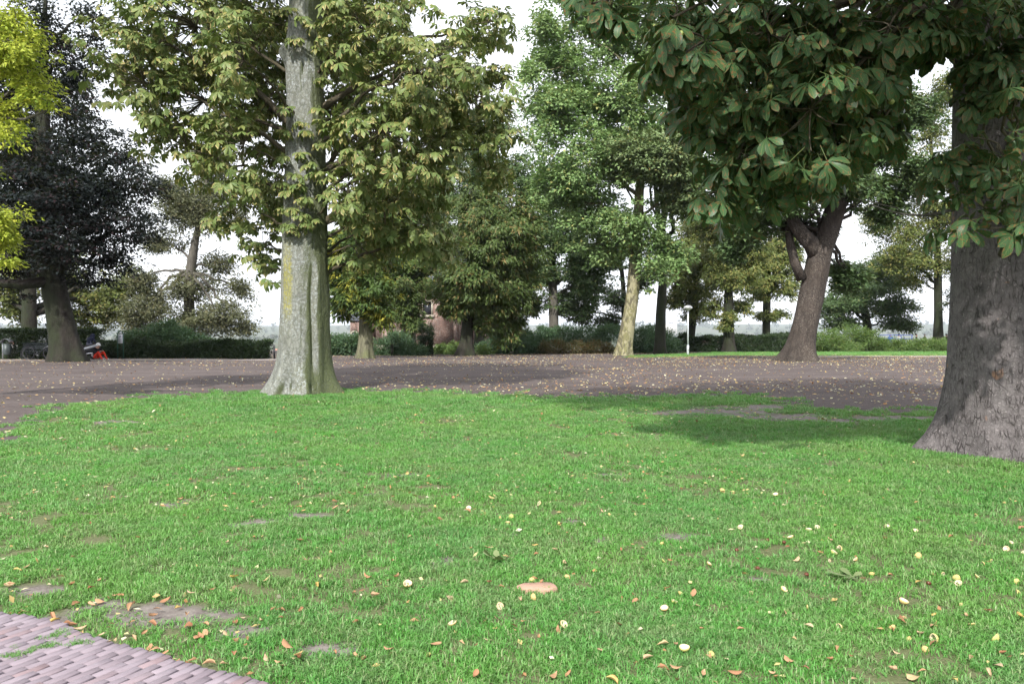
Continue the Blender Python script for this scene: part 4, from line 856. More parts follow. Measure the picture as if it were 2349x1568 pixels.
simple_tree('whitebeam_tree', 'grey-green crowned tree spreading beside the leaning plane', 63, [(1516, 790, 24), (1515, 750, 23), (1518, 690, 21), (1522, 620, 18), (1515, 540, 14), (1505, 450, 10), (1500, 380, 6)],
    qb(55, [(1450, 350, 60, 36, -1), (1530, 355, 75, 45, -1), (1580, 400, 55, 45, 0), (1420, 390, 40, 30, 0), (1500, 320, 60, 26, 0), (1560, 450, 45, 40, 1), (1490, 395, 60, 26, 0)]),
    30000, M['leaf_grey'], M['bark_dark'], leaf=(0.2, 0.13), clump=(0.55, 45), flat=0.4, gaps=0.3, zmin=6)
simple_tree('yew_tree', 'dark twin-stemmed tree showing sky through its branches beside the plane trunk', 84, [(1432, 790, 13), (1432, 720, 13), (1430, 660, 11), (1424, 600, 9), (1415, 550, 5)],
    qb(84, [(1400, 600, 36, 24), (1350, 660, 36, 28), (1420, 690, 40, 22), (1340, 720, 40, 22), (1460, 640, 30, 22), (1390, 740, 40, 18), (1440, 560, 30, 24)]),
    16000, M['leaf_dark'], M['bark_dark'], leaf=(0.24, 0.12), clump=(0.6, 40), flat=0.3, gaps=0.5, zmin=3)
for (lab, D_, pts, bl, n_) in [
    ('linden with leaning trunk just behind the white lamp post', 82, [(1580, 800, 20), (1584, 770, 20), (1590, 720, 18), (1596, 660, 16), (1600, 590, 12), (1600, 500, 5)], [(1585, 600, 60, 42), (1595, 670, 45, 34), (1560, 640, 36, 30), (1630, 620, 40, 40), (1600, 720, 30, 22), (1550, 690, 25, 18), (1600, 540, 50, 40)], 24000),
    ('linden with dark ivy-brown trunk and leafy sprouts, standing on the grass strip', Dg(1673, 808), [(1674, 810, 26), (1673, 780, 25), (1671, 740, 24), (1671, 680, 20), (1672, 610, 17), (1675, 520, 9)], [(1670, 560, 75, 45), (1685, 635, 55, 32), (1640, 500, 65, 40), (1640, 620, 36, 30), (1720, 590, 45, 40), (1672, 725, 18, 14, -.6), (1700, 700, 26, 20), (1640, 700, 22, 18), (1665, 750, 14, 10, -.6)], 26000),
    ('yellow-green linden with bare lower trunk next to the leaning dark tree', 84, [(1757, 800, 19), (1758, 760, 18), (1759, 700, 17), (1762, 640, 14), (1766, 540, 6)], [(1775, 600, 55, 45), (1755, 660, 45, 28), (1800, 560, 45, 40), (1730, 610, 40, 32), (1800, 650, 36, 30), (1750, 725, 26, 12), (1780, 720, 26, 10)], 22000)]:
    simple_tree('linden_tree', lab, D_, pts, qb(D_, bl), n_, M['leaf_olive'], M['bark_dark'], leaf=(0.24, 0.11), clump=(0.6, 42), flat=0.5, hang=0.45, gaps=0.45, zmin=3.6)
for o_ in bpy.data.objects['linden_tree.002'].children:
    if o_.name.startswith('branches'): o_['kind'] = 'stuff'
D17 = Dg(1830, 829) + 0.4
simple_tree('sycamore_tree', 'thick dark-trunked tree leaning and forking, crown dark, standing on bare leaf-strewn dirt', D17,
    [(1829, 834, 66), (1834, 810, 64), (1841, 775, 60), (1849, 740, 57), (1858, 700, 54), (1867, 650, 52), (1876, 600, 52), (1890, 550, 56), (1908, 500, 50), (1926, 450, 46), (1946, 395, 40), (1985, 290, 32), (2010, 180, 22), (2020, 60, 12)],
    qb(D17, [(1790, 440, 90, 60, -1), (1890, 390, 100, 60, -2), (1975, 430, 55, 50, 0), (1740, 500, 55, 50, 0), (1850, 300, 110, 75, 0), (1690, 400, 80, 80, 1), (2040, 470, 45, 42, 1), (1948, 645, 32, 34, 2), (1915, 610, 20, 20, 2), (1950, 640, 30, 34, 2), (1830, 510, 50, 40, 2), (1690, 560, 40, 40, 2), (2000, 330, 80, 50, 0), (2080, 250, 60, 60, 0), (1960, 180, 120, 80, 0), (1700, 280, 70, 70, 1), (2100, 400, 40, 40, 0)]),
    60000, M['leaf_green'], M['bark_mid'], leaf=(0.17, 0.13), clump=(0.55, 50), flat=0.5, gaps=0.35, zmin=6.0, limb_r=0.22, trunk_kw=dict(nseg=48, nrings=70, flare=0.75, flare_h=0.5, roots=5, bark=0.04))
st = bpy.data.objects['sycamore_tree']; off = np.array(st.location); m = MB()
m.tube(np.array([Q(1876, 590, D17), Q(1862, 560, D17 - .2), Q(1838, 535, D17 - .4), Q(1818, 505, D17 - .4), Q(1806, 450, D17), Q(1795, 380, D17)]) - off, [.45, .40, .34, .30, .24, .15], 12)
m.tube(np.array([Q(1840, 640, D17), Q(1822, 600, D17 - .1), Q(1812, 555, D17), Q(1806, 500, D17 + .2)]) - off, [.26, .22, .2, .14], 10)
m.build('fork_limb', M['bark_mid'], st, True)
simple_tree('oak_tree', 'low wide-spreading oak beyond the juniper shrubs', 92, [(1992, 790, 20), (1990, 745, 19), (1985, 720, 17), (1975, 690, 12), (1965, 650, 6)],
    qb(92, [(1955, 690, 60, 28), (2010, 640, 75, 30), (2045, 700, 45, 26), (1915, 700, 36, 26), (1980, 660, 60, 24), (2060, 740, 40, 18), (1930, 735, 40, 16), (2050, 600, 60, 26), (1960, 620, 40, 22)]),
    34000, M['leaf_green'], M['bark_dark'], leaf=(0.24, 0.15), clump=(0.8, 42), flat=0.5, gaps=0.35, zmin=2.4)
simple_tree('ash_tree', 'tall slender-trunked tree behind the juniper shrubs, yellowish green crown', 84, [(2151, 790, 22), (2152, 750, 20), (2152, 690, 18), (2152, 620, 16), (2150, 520, 13), (2140, 400, 9), (2130, 250, 5)],
    qb(84, [(2080, 540, 75, 40), (2130, 600, 45, 36), (2150, 480, 65, 46), (2060, 595, 60, 28), (2100, 400, 60, 50), (2130, 280, 45, 60), (2170, 200, 40, 50), (2190, 600, 30, 40), (2020, 500, 50, 32), (2180, 380, 40, 50), (2100, 640, 40, 20), (2210, 500, 50, 50)]),
    40000, M['leaf_olive'], M['bark_dark'], leaf=(0.22, 0.13), clump=(0.75, 45), flat=0.6, gaps=0.38, zmin=6)
simple_tree('holly_tree', 'small dark tree peeping out behind the big rough-barked trunk', 80, [(2260, 800, 14), (2258, 740, 12), (2250, 680, 6)], qb(80, [(2195, 690, 22, 22), (2240, 650, 50, 45), (2290, 680, 60, 50)]), 9000, M['leaf_dark'], M['bark_dark'], leaf=(0.24, 0.14), clump=(0.6, 40), gaps=0.3, zmin=1.5)

# ---- hedges and shrubs -----------------------------------------------------------
def hedge(name, label, x0, x1, y, dep, h, N, mat, leaf=(0.11, 0.07), rough=0.12, top=0.0, group=None):
    """clipped hedge: dense leaf shell over woody stems"""
    zc = float(gz((x0 + x1) / 2, y)); root = empty(name, ((x0 + x1) / 2, y, zc), label, 'hedge', group); off = np.array(root.location)
    n = N; P = np.stack([RNG.uniform(x0, x1, n), y + RNG.uniform(-.5, .5, n) * dep, RNG.random(n) * h], -1)
    s = RNG.random(n); f = s < 0.5; P[f, 1] = y - dep / 2 + np.abs(RNG.normal(0, .13, f.sum())); t = (s >= .5) & (s < .75); P[t, 2] = h - np.abs(RNG.normal(0, .12, t.sum()))
    wob = fbm(P[:, 0] * 1.1, P[:, 2] * 1.4, 0, 3, 61) - .5; P[:, 1] += wob * rough * 4; P[:, 2] *= 1 + (fbm(P[:, 0] * .8, P[:, 1] * 1.2, 0, 3, 62) - .5) * (rough + top)
    P[:, 2] += gz(P[:, 0], P[:, 1]); out = np.where(f[:, None], [0, -1.0, .3], [0, 0, 1.0])
    V, T, lr = leaf_faces(P - off, norm(out + RNG.normal(0, .8, (n, 3))), norm(out + RNG.normal(0, .6, (n, 3)) + [0, 0, .4]), leaf[0] * RNG.uniform(.7, 1.4, n), leaf[1] * RNG.uniform(.7, 1.4, n), False)
    o = bpy.data.objects.new('foliage', np_mesh('foliage', V, [T], mat, {'lr': lr})); link(o, root); o['kind'] = 'stuff'
    m = MB()
    for k in range(int((x1 - x0) / 0.35)):
        x = x0 + .1 + k * .35 + random.gauss(0, .06); z = float(gz(x, y)); m.tube(np.array([[x, y, z - .05], [x + random.gauss(0, .1), y + random.gauss(0, .1), z + h * .5], [x + random.gauss(0, .2), y + random.gauss(0, .2), z + h * .9]]) - off, [.03, .02, .008], 4)
    m.build('stems', M['bark_dark'], root, True); return root
def shrub(name, label, D, bl, N, mat, leaf=(0.14, 0.08), group=None, hang=0.0, flat=0.7, clump=(0.38, 40), cat='shrub', gaps=0.15, ry=None):
    blobs = qb(D, bl, ry); c0 = np.mean([c for c, r in blobs], axis=0); z0 = float(gz(c0[0], c0[1])); root = empty(name, (c0[0], c0[1], z0), label, cat, group); off = np.array(root.location)
    area = np.array([r[0] * r[2] for c, r in blobs]); area /= area.sum(); cr, per = clump; m = MB(); LP, LF, LN = [], [], []
    for (c, r), wg in zip(blobs, area):
        nc = max(4, int(N * wg / per)); cc, dd = sample_blob(c, r, nc, 0.45, 0.16); cc[:, 2] = np.maximum(cc[:, 2], gz(cc[:, 0], cc[:, 1]) + 0.12)
        s = np.array([c[0] + random.gauss(0, .15), c[1] + random.gauss(0, .1), float(gz(c[0], c[1])) - .05])
        for q in cc[::max(1, nc // 9)]: m.tube(bez(s, np.array([s[0] * .6 + q[0] * .4, s[1] * .6 + q[1] * .4, q[2] * .7 + s[2] * .3]), q, 5) - off, np.linspace(.03, .006, 5), 4, False)
        n = nc * per; ci = np.repeat(np.arange(nc), per); g = RNG.normal(size=(n, 3)) * .5; LP.append(cc[ci] + g * cr * [1, 1, flat])
        out = norm(dd[ci] + RNG.normal(0, .4, (n, 3))); LF.append(norm(g + out + [0, 0, .25 - hang] + RNG.normal(0, .4, (n, 3)))); LN.append(norm(out * .8 + [0, 0, .9] + RNG.normal(0, .4, (n, 3))))
    LP = np.concatenate(LP); gzz = gz(LP[:, 0], LP[:, 1]); LP[:, 2] = np.maximum(LP[:, 2], gzz + .03); n = len(LP)
    V, T, lr = leaf_faces(LP - off, np.concatenate(LF), np.concatenate(LN), leaf[0] * RNG.uniform(.7, 1.3, n), leaf[1] * RNG.uniform(.7, 1.3, n), False)
    m.build('stems', M['bark_dark'], root, True); o = bpy.data.objects.new('foliage', np_mesh('foliage', V, [T], mat, {'lr': lr})); link(o, root); o['kind'] = 'stuff'; return root

DH = Dg(100, 824) + 1.2
def xq(u, D): return Q(u, 751, D)[0]
hedge('clipped_hedge', 'tall dark clipped hedge behind the bench and parked bicycle', xq(-120, DH), xq(238, DH), DH, 1.2, (823 - 757) * qpx(DH) + .02, 26000, M['leaf_hedge'])
DL = Dg(430, 822) + 0.8
hedge('low_hedge', 'low dark hedge along the gravel edge, running from the info sign to the iron rail', xq(232, DL), xq(622, DL), DL, 1.1, (822 - 788) * qpx(DL) + .05, 26000, M['leaf_hedge'], (0.15, 0.08), rough=0.3, top=0.8)
shrub('laurel_shrub', 'loose blue-green shrub rising behind the low hedge by the info sign', DL + 2.2, [(320, 780, 40, 22), (370, 770, 36, 26), (410, 775, 40, 20), (385, 750, 16, 16), (450, 785, 36, 14)], 13000, M['leaf_blue'], (0.16, 0.08))
shrub('laurel_shrub', 'blue-green shrubs between the pale trunk and the green-tinged tree', 57, [(770, 795, 32, 26), (805, 790, 26, 26), (760, 805, 20, 18)], 9000, M['leaf_blue'], (0.16, 0.08))
shrub('laurel_shrub', 'blue-green shrubs under the chapel wall with frothy tops', 58, [(880, 800, 34, 22), (915, 792, 30, 26), (940, 805, 26, 20), (900, 775, 14, 14), (960, 808, 18, 12)], 12000, M['leaf_blue'], (0.15, 0.07))
shrub('yew_bush', 'dark pointed yew bush against the chapel wall', 60, [(977, 790, 17, 28), (970, 768, 9, 22), (985, 765, 8, 24), (978, 805, 16, 12)], 9000, M['leaf_yew'], (0.1, 0.04), clump=(0.22, 40), hang=-.4, gaps=0)
shrub('ground_cover', 'low leafy green plants along the foot of the chapel wall', 62, [(1015, 805, 30, 12), (1045, 800, 24, 12), (1110, 805, 20, 10)], 6000, M['leaf_shrub'], (0.13, 0.08), cat='plants')
shrub('laurel_shrub', 'broad dark blue-green shrub to the chapel side of the rust-tinged bush', 66, [(1150, 790, 36, 26), (1195, 785, 40, 30), (1230, 790, 30, 26), (1120, 800, 26, 16)], 14000, M['leaf_blue'], (0.17, 0.09))
shrub('spirea_shrub', 'low rust-tinged bush at the foot of the shrubbery', 66, [(1270, 797, 34, 17), (1320, 799, 34, 15), (1365, 797, 26, 16), (1395, 800, 18, 13)], 10000, M['leaf_rust'], (0.12, 0.06), clump=(0.3, 40))
shrub('laurel_shrub', 'tall blue-green shrub behind the rust-tinged bush', 69, [(1290, 770, 45, 24), (1350, 772, 45, 24), (1395, 765, 30, 22), (1250, 765, 24, 16)], 13000, M['leaf_blue'], (0.17, 0.08))
shrub('laurel_shrub', 'rounded shrub on the lamp post side of the leaning plane', 67, [(1475, 780, 36, 32), (1515, 785, 34, 28), (1545, 795, 22, 18), (1500, 765, 26, 18), (1470, 800, 26, 14)], 14000, M['leaf_blue'], (0.16, 0.08))
DK = Dg(1700, 807) + 1.0
hedge('boundary_hedge', 'dark loose hedge with sky above it, behind the lamp post', xq(1556, DK), xq(1832, DK), DK, 1.3, (808 - 772) * qpx(DK), 24000, M['leaf_hedge'], (0.16, 0.09), 0.25, top=0.5)
DJ = Dg(2000, 806.5) + 1.5
shrub('juniper_shrub', 'bright green spreading shrub bank behind the mown strip, nearest the leaning tree', DJ, [(1895, 785, 42, 26), (1945, 778, 45, 30), (1990, 780, 36, 28), (1880, 795, 26, 16), (1930, 796, 50, 14)], 18000, M['leaf_shrub'], (0.19, 0.08))
shrub('juniper_shrub', 'green juniper bank with arching sprays in front of the blue railing', DJ + .3, [(2040, 791, 45, 13), (2090, 791, 42, 12), (2135, 792, 40, 12), (2175, 791, 30, 14), (2060, 799, 60, 10), (2130, 799, 50, 10)], 18000, M['leaf_shrub'], (0.2, 0.06))

# ----------------------------------------------------------------------------
# chapel
# ----------------------------------------------------------------------------
def chapel_mats():
    b = NB('old_brick'); p = b.obj(); t = b.n('TexBrick'); mp_ = b.mapv(p, (1, 1, 1), (R(90), 0, 0)); b.l(mp_, t.inputs['Vector'])
    t.inputs['Scale'].default_value = 1.0; t.inputs['Brick Width'].default_value = 0.24; t.inputs['Row Height'].default_value = 0.075; t.inputs['Mortar Size'].default_value = 0.008
    t.inputs['Color1'].default_value = (0.21, 0.105, 0.08, 1); t.inputs['Color2'].default_value = (0.145, 0.08, 0.07, 1); t.inputs['Mortar'].default_value = (0.30, 0.27, 0.24, 1)
    pale = b.ramp(b.noise(p, 5.5, 5, 0.7), 0.48, 0.60); c = b.mix(b.math('MULTIPLY', pale, b.ramp(b.noise(p, 0.5, 3), 0.3, 0.6)), t.outputs[0], (0.36, 0.31, 0.27))
    c = b.mix(b.math('MULTIPLY', b.ramp(b.noise(p, 0.8, 4), 0.5, 0.75), 0.6), c, (0.13, 0.10, 0.09)); M['old_brick'] = b.pbr(c, 0.95, 0, 0.15, b.bump(t.outputs['Fac'], 0.3, 0.01))
chapel_mats()
M['stone'] = plain('stone', (0.36, 0.33, 0.27), 0.9, var=0.2, scale=5); M['slate'] = plain('slate', (0.13, 0.14, 0.17), 0.5, var=0.25, scale=3)
M['pane'] = plain('leaded_pane', (0.035, 0.04, 0.05), 0.2, var=0.2); M['iron'] = plain('iron', (0.03, 0.03, 0.035), 0.5); M['oak'] = plain('dark_oak', (0.05, 0.035, 0.025), 0.7)
DC = 82.0; cx0, cx1 = xq(846, DC), xq(1192, DC); zc = float(gz(-8, DC)) ; chap = empty('brick_chapel', ((cx0 + cx1) / 2, DC, zc), 'old red brick chapel with stone-framed windows half hidden behind the chestnuts', 'chapel'); off = np.array(chap.location)
def zq(v, D): return Q(CXQ, v, D)[2]
eave = zq(668, DC) - zc; wid = cx1 - cx0; th = 0.6
win = [(xq(980, DC), zq(707, DC), 19 * qpx(DC), 30 * qpx(DC)), (xq(1047, DC), zq(709, DC), 13 * qpx(DC), 22 * qpx(DC)), (xq(887, DC), zq(738, DC), 22 * qpx(DC), 12 * qpx(DC))]
door = (xq(921, DC), zc, 16 * qpx(DC), 45 * qpx(DC))
# front wall built as strips round its openings
ops = sorted([(x - off[0] - w_ / 2, x - off[0] + w_ / 2, z - zc - h_ / 2, z - zc + h_ / 2) for x, z, w_, h_ in win] + [(door[0] - off[0] - door[2] / 2, door[0] - off[0] + door[2] / 2, 0, door[3])])
m = MB(); x = -wid / 2
for (a, b_, z0, z1) in ops:
    m.box(((x + a) / 2, th / 2, eave / 2), (a - x, th, eave))
    if z0 > 0: m.box(((a + b_) / 2, th / 2, z0 / 2), (b_ - a, th, z0))
    m.box(((a + b_) / 2, th / 2, (z1 + eave) / 2), (b_ - a, th, eave - z1)); x = b_
m.box(((x + wid / 2) / 2, th / 2, eave / 2), (wid / 2 - x, th, eave)); dpt = 7.0
m.build('wall', M['old_brick'], chap); 
for sx in (-1, 1):
    m = MB(); m.box((sx * (wid / 2 - th / 2 + .003), dpt / 2 + th / 2, eave / 2), (th, dpt - th, eave)); m.build('wall', M['old_brick'], chap)
m = MB(); m.box((0, dpt + th / 2, eave / 2), (wid, th, eave)); m.build('wall', M['old_brick'], chap)
m = MB(); hw = wid / 2 + .35; m.add([[-hw, -.35, eave - .05], [hw, -.35, eave - .05], [hw, dpt + .9, eave - .05], [-hw, dpt + .9, eave - .05], [-hw + 3, dpt / 2, eave + 4.2], [hw - 3, dpt / 2, eave + 4.2]], [[3, 0, 4], [1, 2, 5]], [[0, 1, 5, 4], [2, 3, 4, 5], [0, 3, 2, 1]]); m.build('roof', M['slate'], chap)
for (x, z, w_, h_) in win:
    wn = empty('window', (x - off[0], 0, z - zc)); wn.parent = chap
    m = MB(); f = 0.16
    m.box((-w_ / 2 - f / 2, -.02, 0), (f, .14, h_)); m.box((w_ / 2 + f / 2, -.02, 0), (f, .14, h_)); m.box((0, -.02, h_ / 2 + f / 2), (w_ + 2 * f, .14, f)); m.build('frame', M['stone'], wn)
    m = MB(); m.box((0, -.05, -h_ / 2 - .14), (w_ + .6, .2, .28)); m.build('sill', M['stone'], wn); m = MB(); m.box((0, .28, 0), (w_ + .02, .03, h_ + .02)); m.build('pane', M['pane'], wn)
    m = MB()
    for k in (-.25, 0, .25): m.box((k * w_, .25, 0), (.02, .02, h_))
    m.build('bars', M['iron'], wn)
dr = empty('door', (door[0] - off[0], 0, 0)); dr.parent = chap; m = MB(); m.box((0, .3, door[3] / 2), (door[2] + .02, .06, door[3])); m.build('leaf_panel', M['oak'], dr)
m = MB(); aa = np.linspace(0, np.pi, 11); rr0 = door[2] / 2 + .1; m.tube(np.stack([rr0 * np.cos(aa), 0 * aa - .03, door[3] - .55 + rr0 * 1.3 * np.sin(aa)], -1), .11, 6); m.box((-rr0, -.03, (door[3] - .55) / 2), (.2, .16, door[3] - .55)); m.box((rr0, -.03, (door[3] - .55) / 2), (.2, .16, door[3] - .55)); m.build('arch', M['stone'], dr)
m = MB(); xp = xq(899, DC) - off[0]; m.tube([[xp, -.1, 0], [xp, -.1, eave - .1]], .06, 8); m.build('drainpipe', M['iron'], chap)
m = MB(); m.box((0, -.06, .3), (wid + .1, .16, .6)); m.build('plinth', M['stone'], chap)
for xb_ in (xq(1120, DC), xq(1188, DC), xq(851, DC)):
    m = MB(); m.box((xb_ - off[0], -.35, eave * .4), (.7, .7, eave * .8), taper=.75); m.build('buttress', M['old_brick'], chap)
# lower wing
wx0, wx1 = xq(801, DC), xq(845, DC); wh = zq(735, DC) - zc; m = MB(); wc = (wx0 + wx1) / 2 - off[0]; ww = wx1 - wx0
ax = xq(810.5, DC) - off[0]; aw, ah = .62, 1.75
m.box(((wc - ww / 2 + ax - aw / 2) / 2, .8, wh / 2), (ax - aw / 2 - wc + ww / 2, .6, wh)); m.box(((ax + aw / 2 + wc + ww / 2) / 2, .8, wh / 2), (wc + ww / 2 - ax - aw / 2, .6, wh)); m.box((ax, .8, (wh + ah) / 2), (aw, .6, wh - ah)); m.box((wc, 4, wh / 2), (ww, .5, wh)); m.build('wing_wall', M['old_brick'], chap)
m = MB(); m.add([[wc - ww / 2 - .25, .3, wh], [wc + ww / 2, .3, wh], [wc + ww / 2, 4.5, wh + 1.6], [wc - ww / 2 - .25, 4.5, wh + 1.6], [wc - ww / 2 - .25, 4.5, wh - .02], [wc + ww / 2, 4.5, wh - .02]], [[0, 3, 4]], [[0, 1, 2, 3], [3, 2, 5, 4], [0, 4, 5, 1]]); m.build('wing_roof', M['slate'], chap)
m = MB(); aa = np.linspace(0, np.pi, 9); m.tube(np.stack([ax + .36 * np.cos(aa), 0 * aa + .47, ah - .2 + .4 * np.sin(aa)], -1), .08, 5); m.build('wing_arch', M['stone'], chap)

# ----------------------------------------------------------------------------
# street furniture
# ----------------------------------------------------------------------------
M['galv'] = plain('pale_painted_steel', (0.62, 0.66, 0.70), 0.4, 0.2, .06); M['lampcap'] = plain('lamp_cap', (0.55, 0.55, 0.55), 0.35, 0.1, .05); M['lampglass'] = plain('lamp_glass', (0.50, 0.50, 0.47), 0.3, 0, .05)
gl = G(1578, 814); lp_h = 3.35; lamp = empty('lamp_post', gl, 'slim white lamp post with flat disc-shaped head on the grass strip', 'lamp post')
m = MB(); m.tube([[0, 0, -.1], [0, 0, .7]], .075, 14); m.tube([[0, 0, .7], [0, 0, 2.0], [0, 0, lp_h - .22]], [.055, .05, .045], 14); m.build('pole', M['galv'], lamp, True)
m = MB(); m.lathe([(.045, lp_h - .25), (.06, lp_h - .2), (.16, lp_h - .13), (.30, lp_h - .02), (.30, lp_h)], 24); m.build('diffuser', M['lampglass'], lamp, True)
m = MB(); m.lathe([(.315, lp_h - .02), (.325, lp_h + .01), (.26, lp_h + .10), (.10, lp_h + .17), (.0, lp_h + .19)], 24); m.build('cap', M['lampcap'], lamp, True)
m = MB(); m.box((0, -.078, .45), (.09, .01, .3)); m.build('service_hatch', M['lampcap'], lamp)

M['green_paint'] = plain('green_paint', (0.02, 0.075, 0.05), 0.4); M['white_board'] = plain('white_board', (0.72, 0.73, 0.76), 0.5, 0, .03); M['print_grey'] = plain('print_grey', (0.28, 0.30, 0.36), 0.6)
DS = DL - 1.0; xs = xq(276, DS); sg = empty('info_sign', (xs, DS, float(gz(xs, DS))), 'white information board between two dark green arched posts beside the low hedge', 'sign'); k = qpx(DS); tp = (820 - 763) * k
for sx in (-1, 1): m = MB(); m.tube([[sx * .16, 0, -.05], [sx * .16, 0, tp]], .03, 10); m.build('post', M['green_paint'], sg, True)
m = MB(); aa = np.linspace(0, np.pi, 11); m.tube(np.stack([.16 * np.cos(aa), 0 * aa, tp + .16 * np.sin(aa)], -1), .028, 8); m.build('arch', M['green_paint'], sg, True)
bd = MB(); bd.box((0, -.01, tp - .27), (.27, .02, .52)); bdo = bd.build('board', M['white_board'], sg)
m = MB(); m.add([[-.06, -.023, tp - .2], [.06, -.023, tp - .2], [.05, -.023, tp - .13], [0, -.023, tp - .08], [-.05, -.023, tp - .13]], [[0, 1, 2], [0, 2, 3], [0, 3, 4]]); m.build('emblem', M['print_grey'], bdo)
for i in range(6): m = MB(); m.box((random.uniform(-.01, .01), -.022, tp - .27 - i * .035), (.19 - .03 * (i % 3), .003, .012)); m.build('text_line', M['print_grey'], bdo)
m = MB(); m.lathe([(.0, -.012), (.055, -.012), (.055, .012), (0, .012)], 16, (0, 0, tp + .06), 'Y'); m.build('roundel', M['white_board'], sg)

xr0, xr1, DR = xq(598, DL - .2), xq(629, DL - .2), DL - .2; rl = empty('iron_rail', (xr1, DR, float(gz(xr1, DR))), 'black iron rail at the end of the low hedge by the pale trunk', 'rail'); hr = (822 - 791.5) * qpx(DR)
m = MB(); m.box((0, 0, hr / 2 - .02), (.08, .08, hr - .04)); m.build('post', M['iron'], rl); m = MB(); m.box(((xr0 - xr1) / 2, 0, hr), (xr1 - xr0 + .1, .09, .05)); m.build('top_rail', M['iron'], rl); m = MB(); m.box((xr0 - xr1, 0, hr / 2 - .02), (.08, .08, hr - .04)); m.build('post', M['iron'], rl)

# litter bin
DBn = DH - 1.0; xbn = xq(14, DBn); bn = empty('litter_bin', (xbn, DBn, float(gz(xbn, DBn))), 'grey litter bin with a curved hood on a post beside the bench', 'bin')
M['bin'] = plain('bin_grey', (0.07, 0.085, 0.085), 0.45, .2); M['bin_hood'] = plain('bin_hood', (0.30, 0.31, 0.33), 0.4, .4)
m = MB(); m.tube([[-.2, 0, -.05], [-.2, 0, 1.05]], .03, 8); m.build('post', M['bin_hood'], bn); m = MB(); m.lathe([(0, .25), (.17, .25), (.19, .3), (.21, .85), (.19, .85), (.17, .32), (0, .32)], 18, (.03, 0, 0)); m.build('drum', M['bin'], bn, True)
m = MB(); aa = np.linspace(.15, np.pi, 9); V = []; 
for y_ in (-.2, .2): V += [[.02 + .24 * math.cos(t), y_, .9 + .2 * math.sin(t)] for t in aa]
n9 = len(aa); m.add(V, quads=[[i, i + 1, n9 + i + 1, n9 + i] for i in range(n9 - 1)]); ho = m.build('hood', M['bin_hood'], bn); sm_ = ho.modifiers.new('thick', 'SOLIDIFY'); sm_.thickness = .012

# bench
M['bench_wood'] = plain('bench_wood', (0.03, 0.036, 0.036), 0.8, var=.25, spec=.1); xbe = xq(88, DH - .9); be = empty('park_bench', (xbe, DH - 1.0, float(gz(xbe, DH - 1))), 'grey slatted park bench in front of the tall clipped hedge', 'bench')
for i in range(4): m = MB(); m.box((0, -.22 + i * .12, .45), (1.9, .1, .035)); m.build('seat_slat', M['bench_wood'], be, bevel=.006)
for i in range(3): m = MB(); m.box((0, .22 + i * .03, .58 + i * .13), (1.9, .03, .1), rx=-.2); m.build('back_slat', M['bench_wood'], be, bevel=.006)
for sx in (-.75, .75):
    m = MB(); m.tube([[sx, -.24, -.03], [sx, -.22, .42]], .03, 8); m.build('leg', M['iron'], be); m = MB(); m.tube([[sx, .2, -.03], [sx, .24, .42], [sx, .36, .92]], .03, 8); m.build('leg', M['iron'], be); m = MB(); m.tube([[sx, -.24, .41], [sx, .24, .41]], .025, 6); m.build('seat_support', M['iron'], be)

# bicycle
M['tyre'] = plain('tyre', (0.02, 0.02, 0.022), 0.8); M['chrome'] = plain('chrome', (0.55, 0.56, 0.58), 0.25, .9, .05); M['bike_rim'] = plain('bicycle_rim', (0.12, 0.12, 0.13), .5, .3); M['bike_paint'] = plain('bicycle_paint', (0.025, 0.03, 0.04), 0.35); M['leather'] = plain('saddle', (0.03, 0.025, 0.022), 0.6); M['mudguard'] = plain('mudguard', (0.3, 0.31, 0.33), .35, .5)
xbi = xq(90, DH - 1.7); bk = empty('bicycle', (xbi, DH - 1.75, float(gz(xbi, DH - 1.75))), 'dark upright bicycle with pale mudguard parked in front of the bench', 'bicycle')
for sx in (-.55, .55):
    wh_ = empty('wheel', (sx, 0, .35)); wh_.parent = bk; m = MB(); m.torus((0, 0, 0), .33, .02); m.build('tyre', M['tyre'], wh_, True); m = MB(); m.torus((0, 0, 0), .305, .01); m.build('rim', M['bike_rim'], wh_, True)
    m = MB(); m.tube([[0, -.04, 0], [0, .04, 0]], .025, 8)
    for a in np.linspace(0, 2 * np.pi, 18, endpoint=False): m.tube([[0, random.choice((-.02, .02)), 0], [.3 * math.cos(a), 0, .3 * math.sin(a)]], .0025, 3)
    m.build('spokes', M['bike_paint'], wh_); m = MB(); aa = np.linspace(.35 if sx > 0 else .6, 2.5 if sx > 0 else 2.7, 12); m.tube(np.stack([.37 * np.cos(aa), 0 * aa, .37 * np.sin(aa)], -1), .022, 6); m.build('mudguard', M['mudguard'] if sx > 0 else M['bike_paint'], wh_, True)
m = MB(); bb_ = (-.08, 0, .30); st_ = (-.22, 0, .78); hd = (.38, 0, .82); 
for a, c_, r_ in [(bb_, st_, .018), (bb_, (.36, 0, .66), .02), ((-.18, 0, .62), (.37, 0, .74), .016), ((.38, 0, .9), (.35, 0, .62), .022), ((.35, 0, .62), (.55, .05, .35), .014), ((.35, 0, .62), (.55, -.05, .35), .014), (bb_, (-.55, .05, .35), .012), (bb_, (-.55, -.05, .35), .012), ((-.2, 0, .7), (-.55, .05, .35), .01), ((-.2, 0, .7), (-.55, -.05, .35), .01), (st_, (-.24, 0, .95), .014)]: m.tube([a, c_], r_, 8)
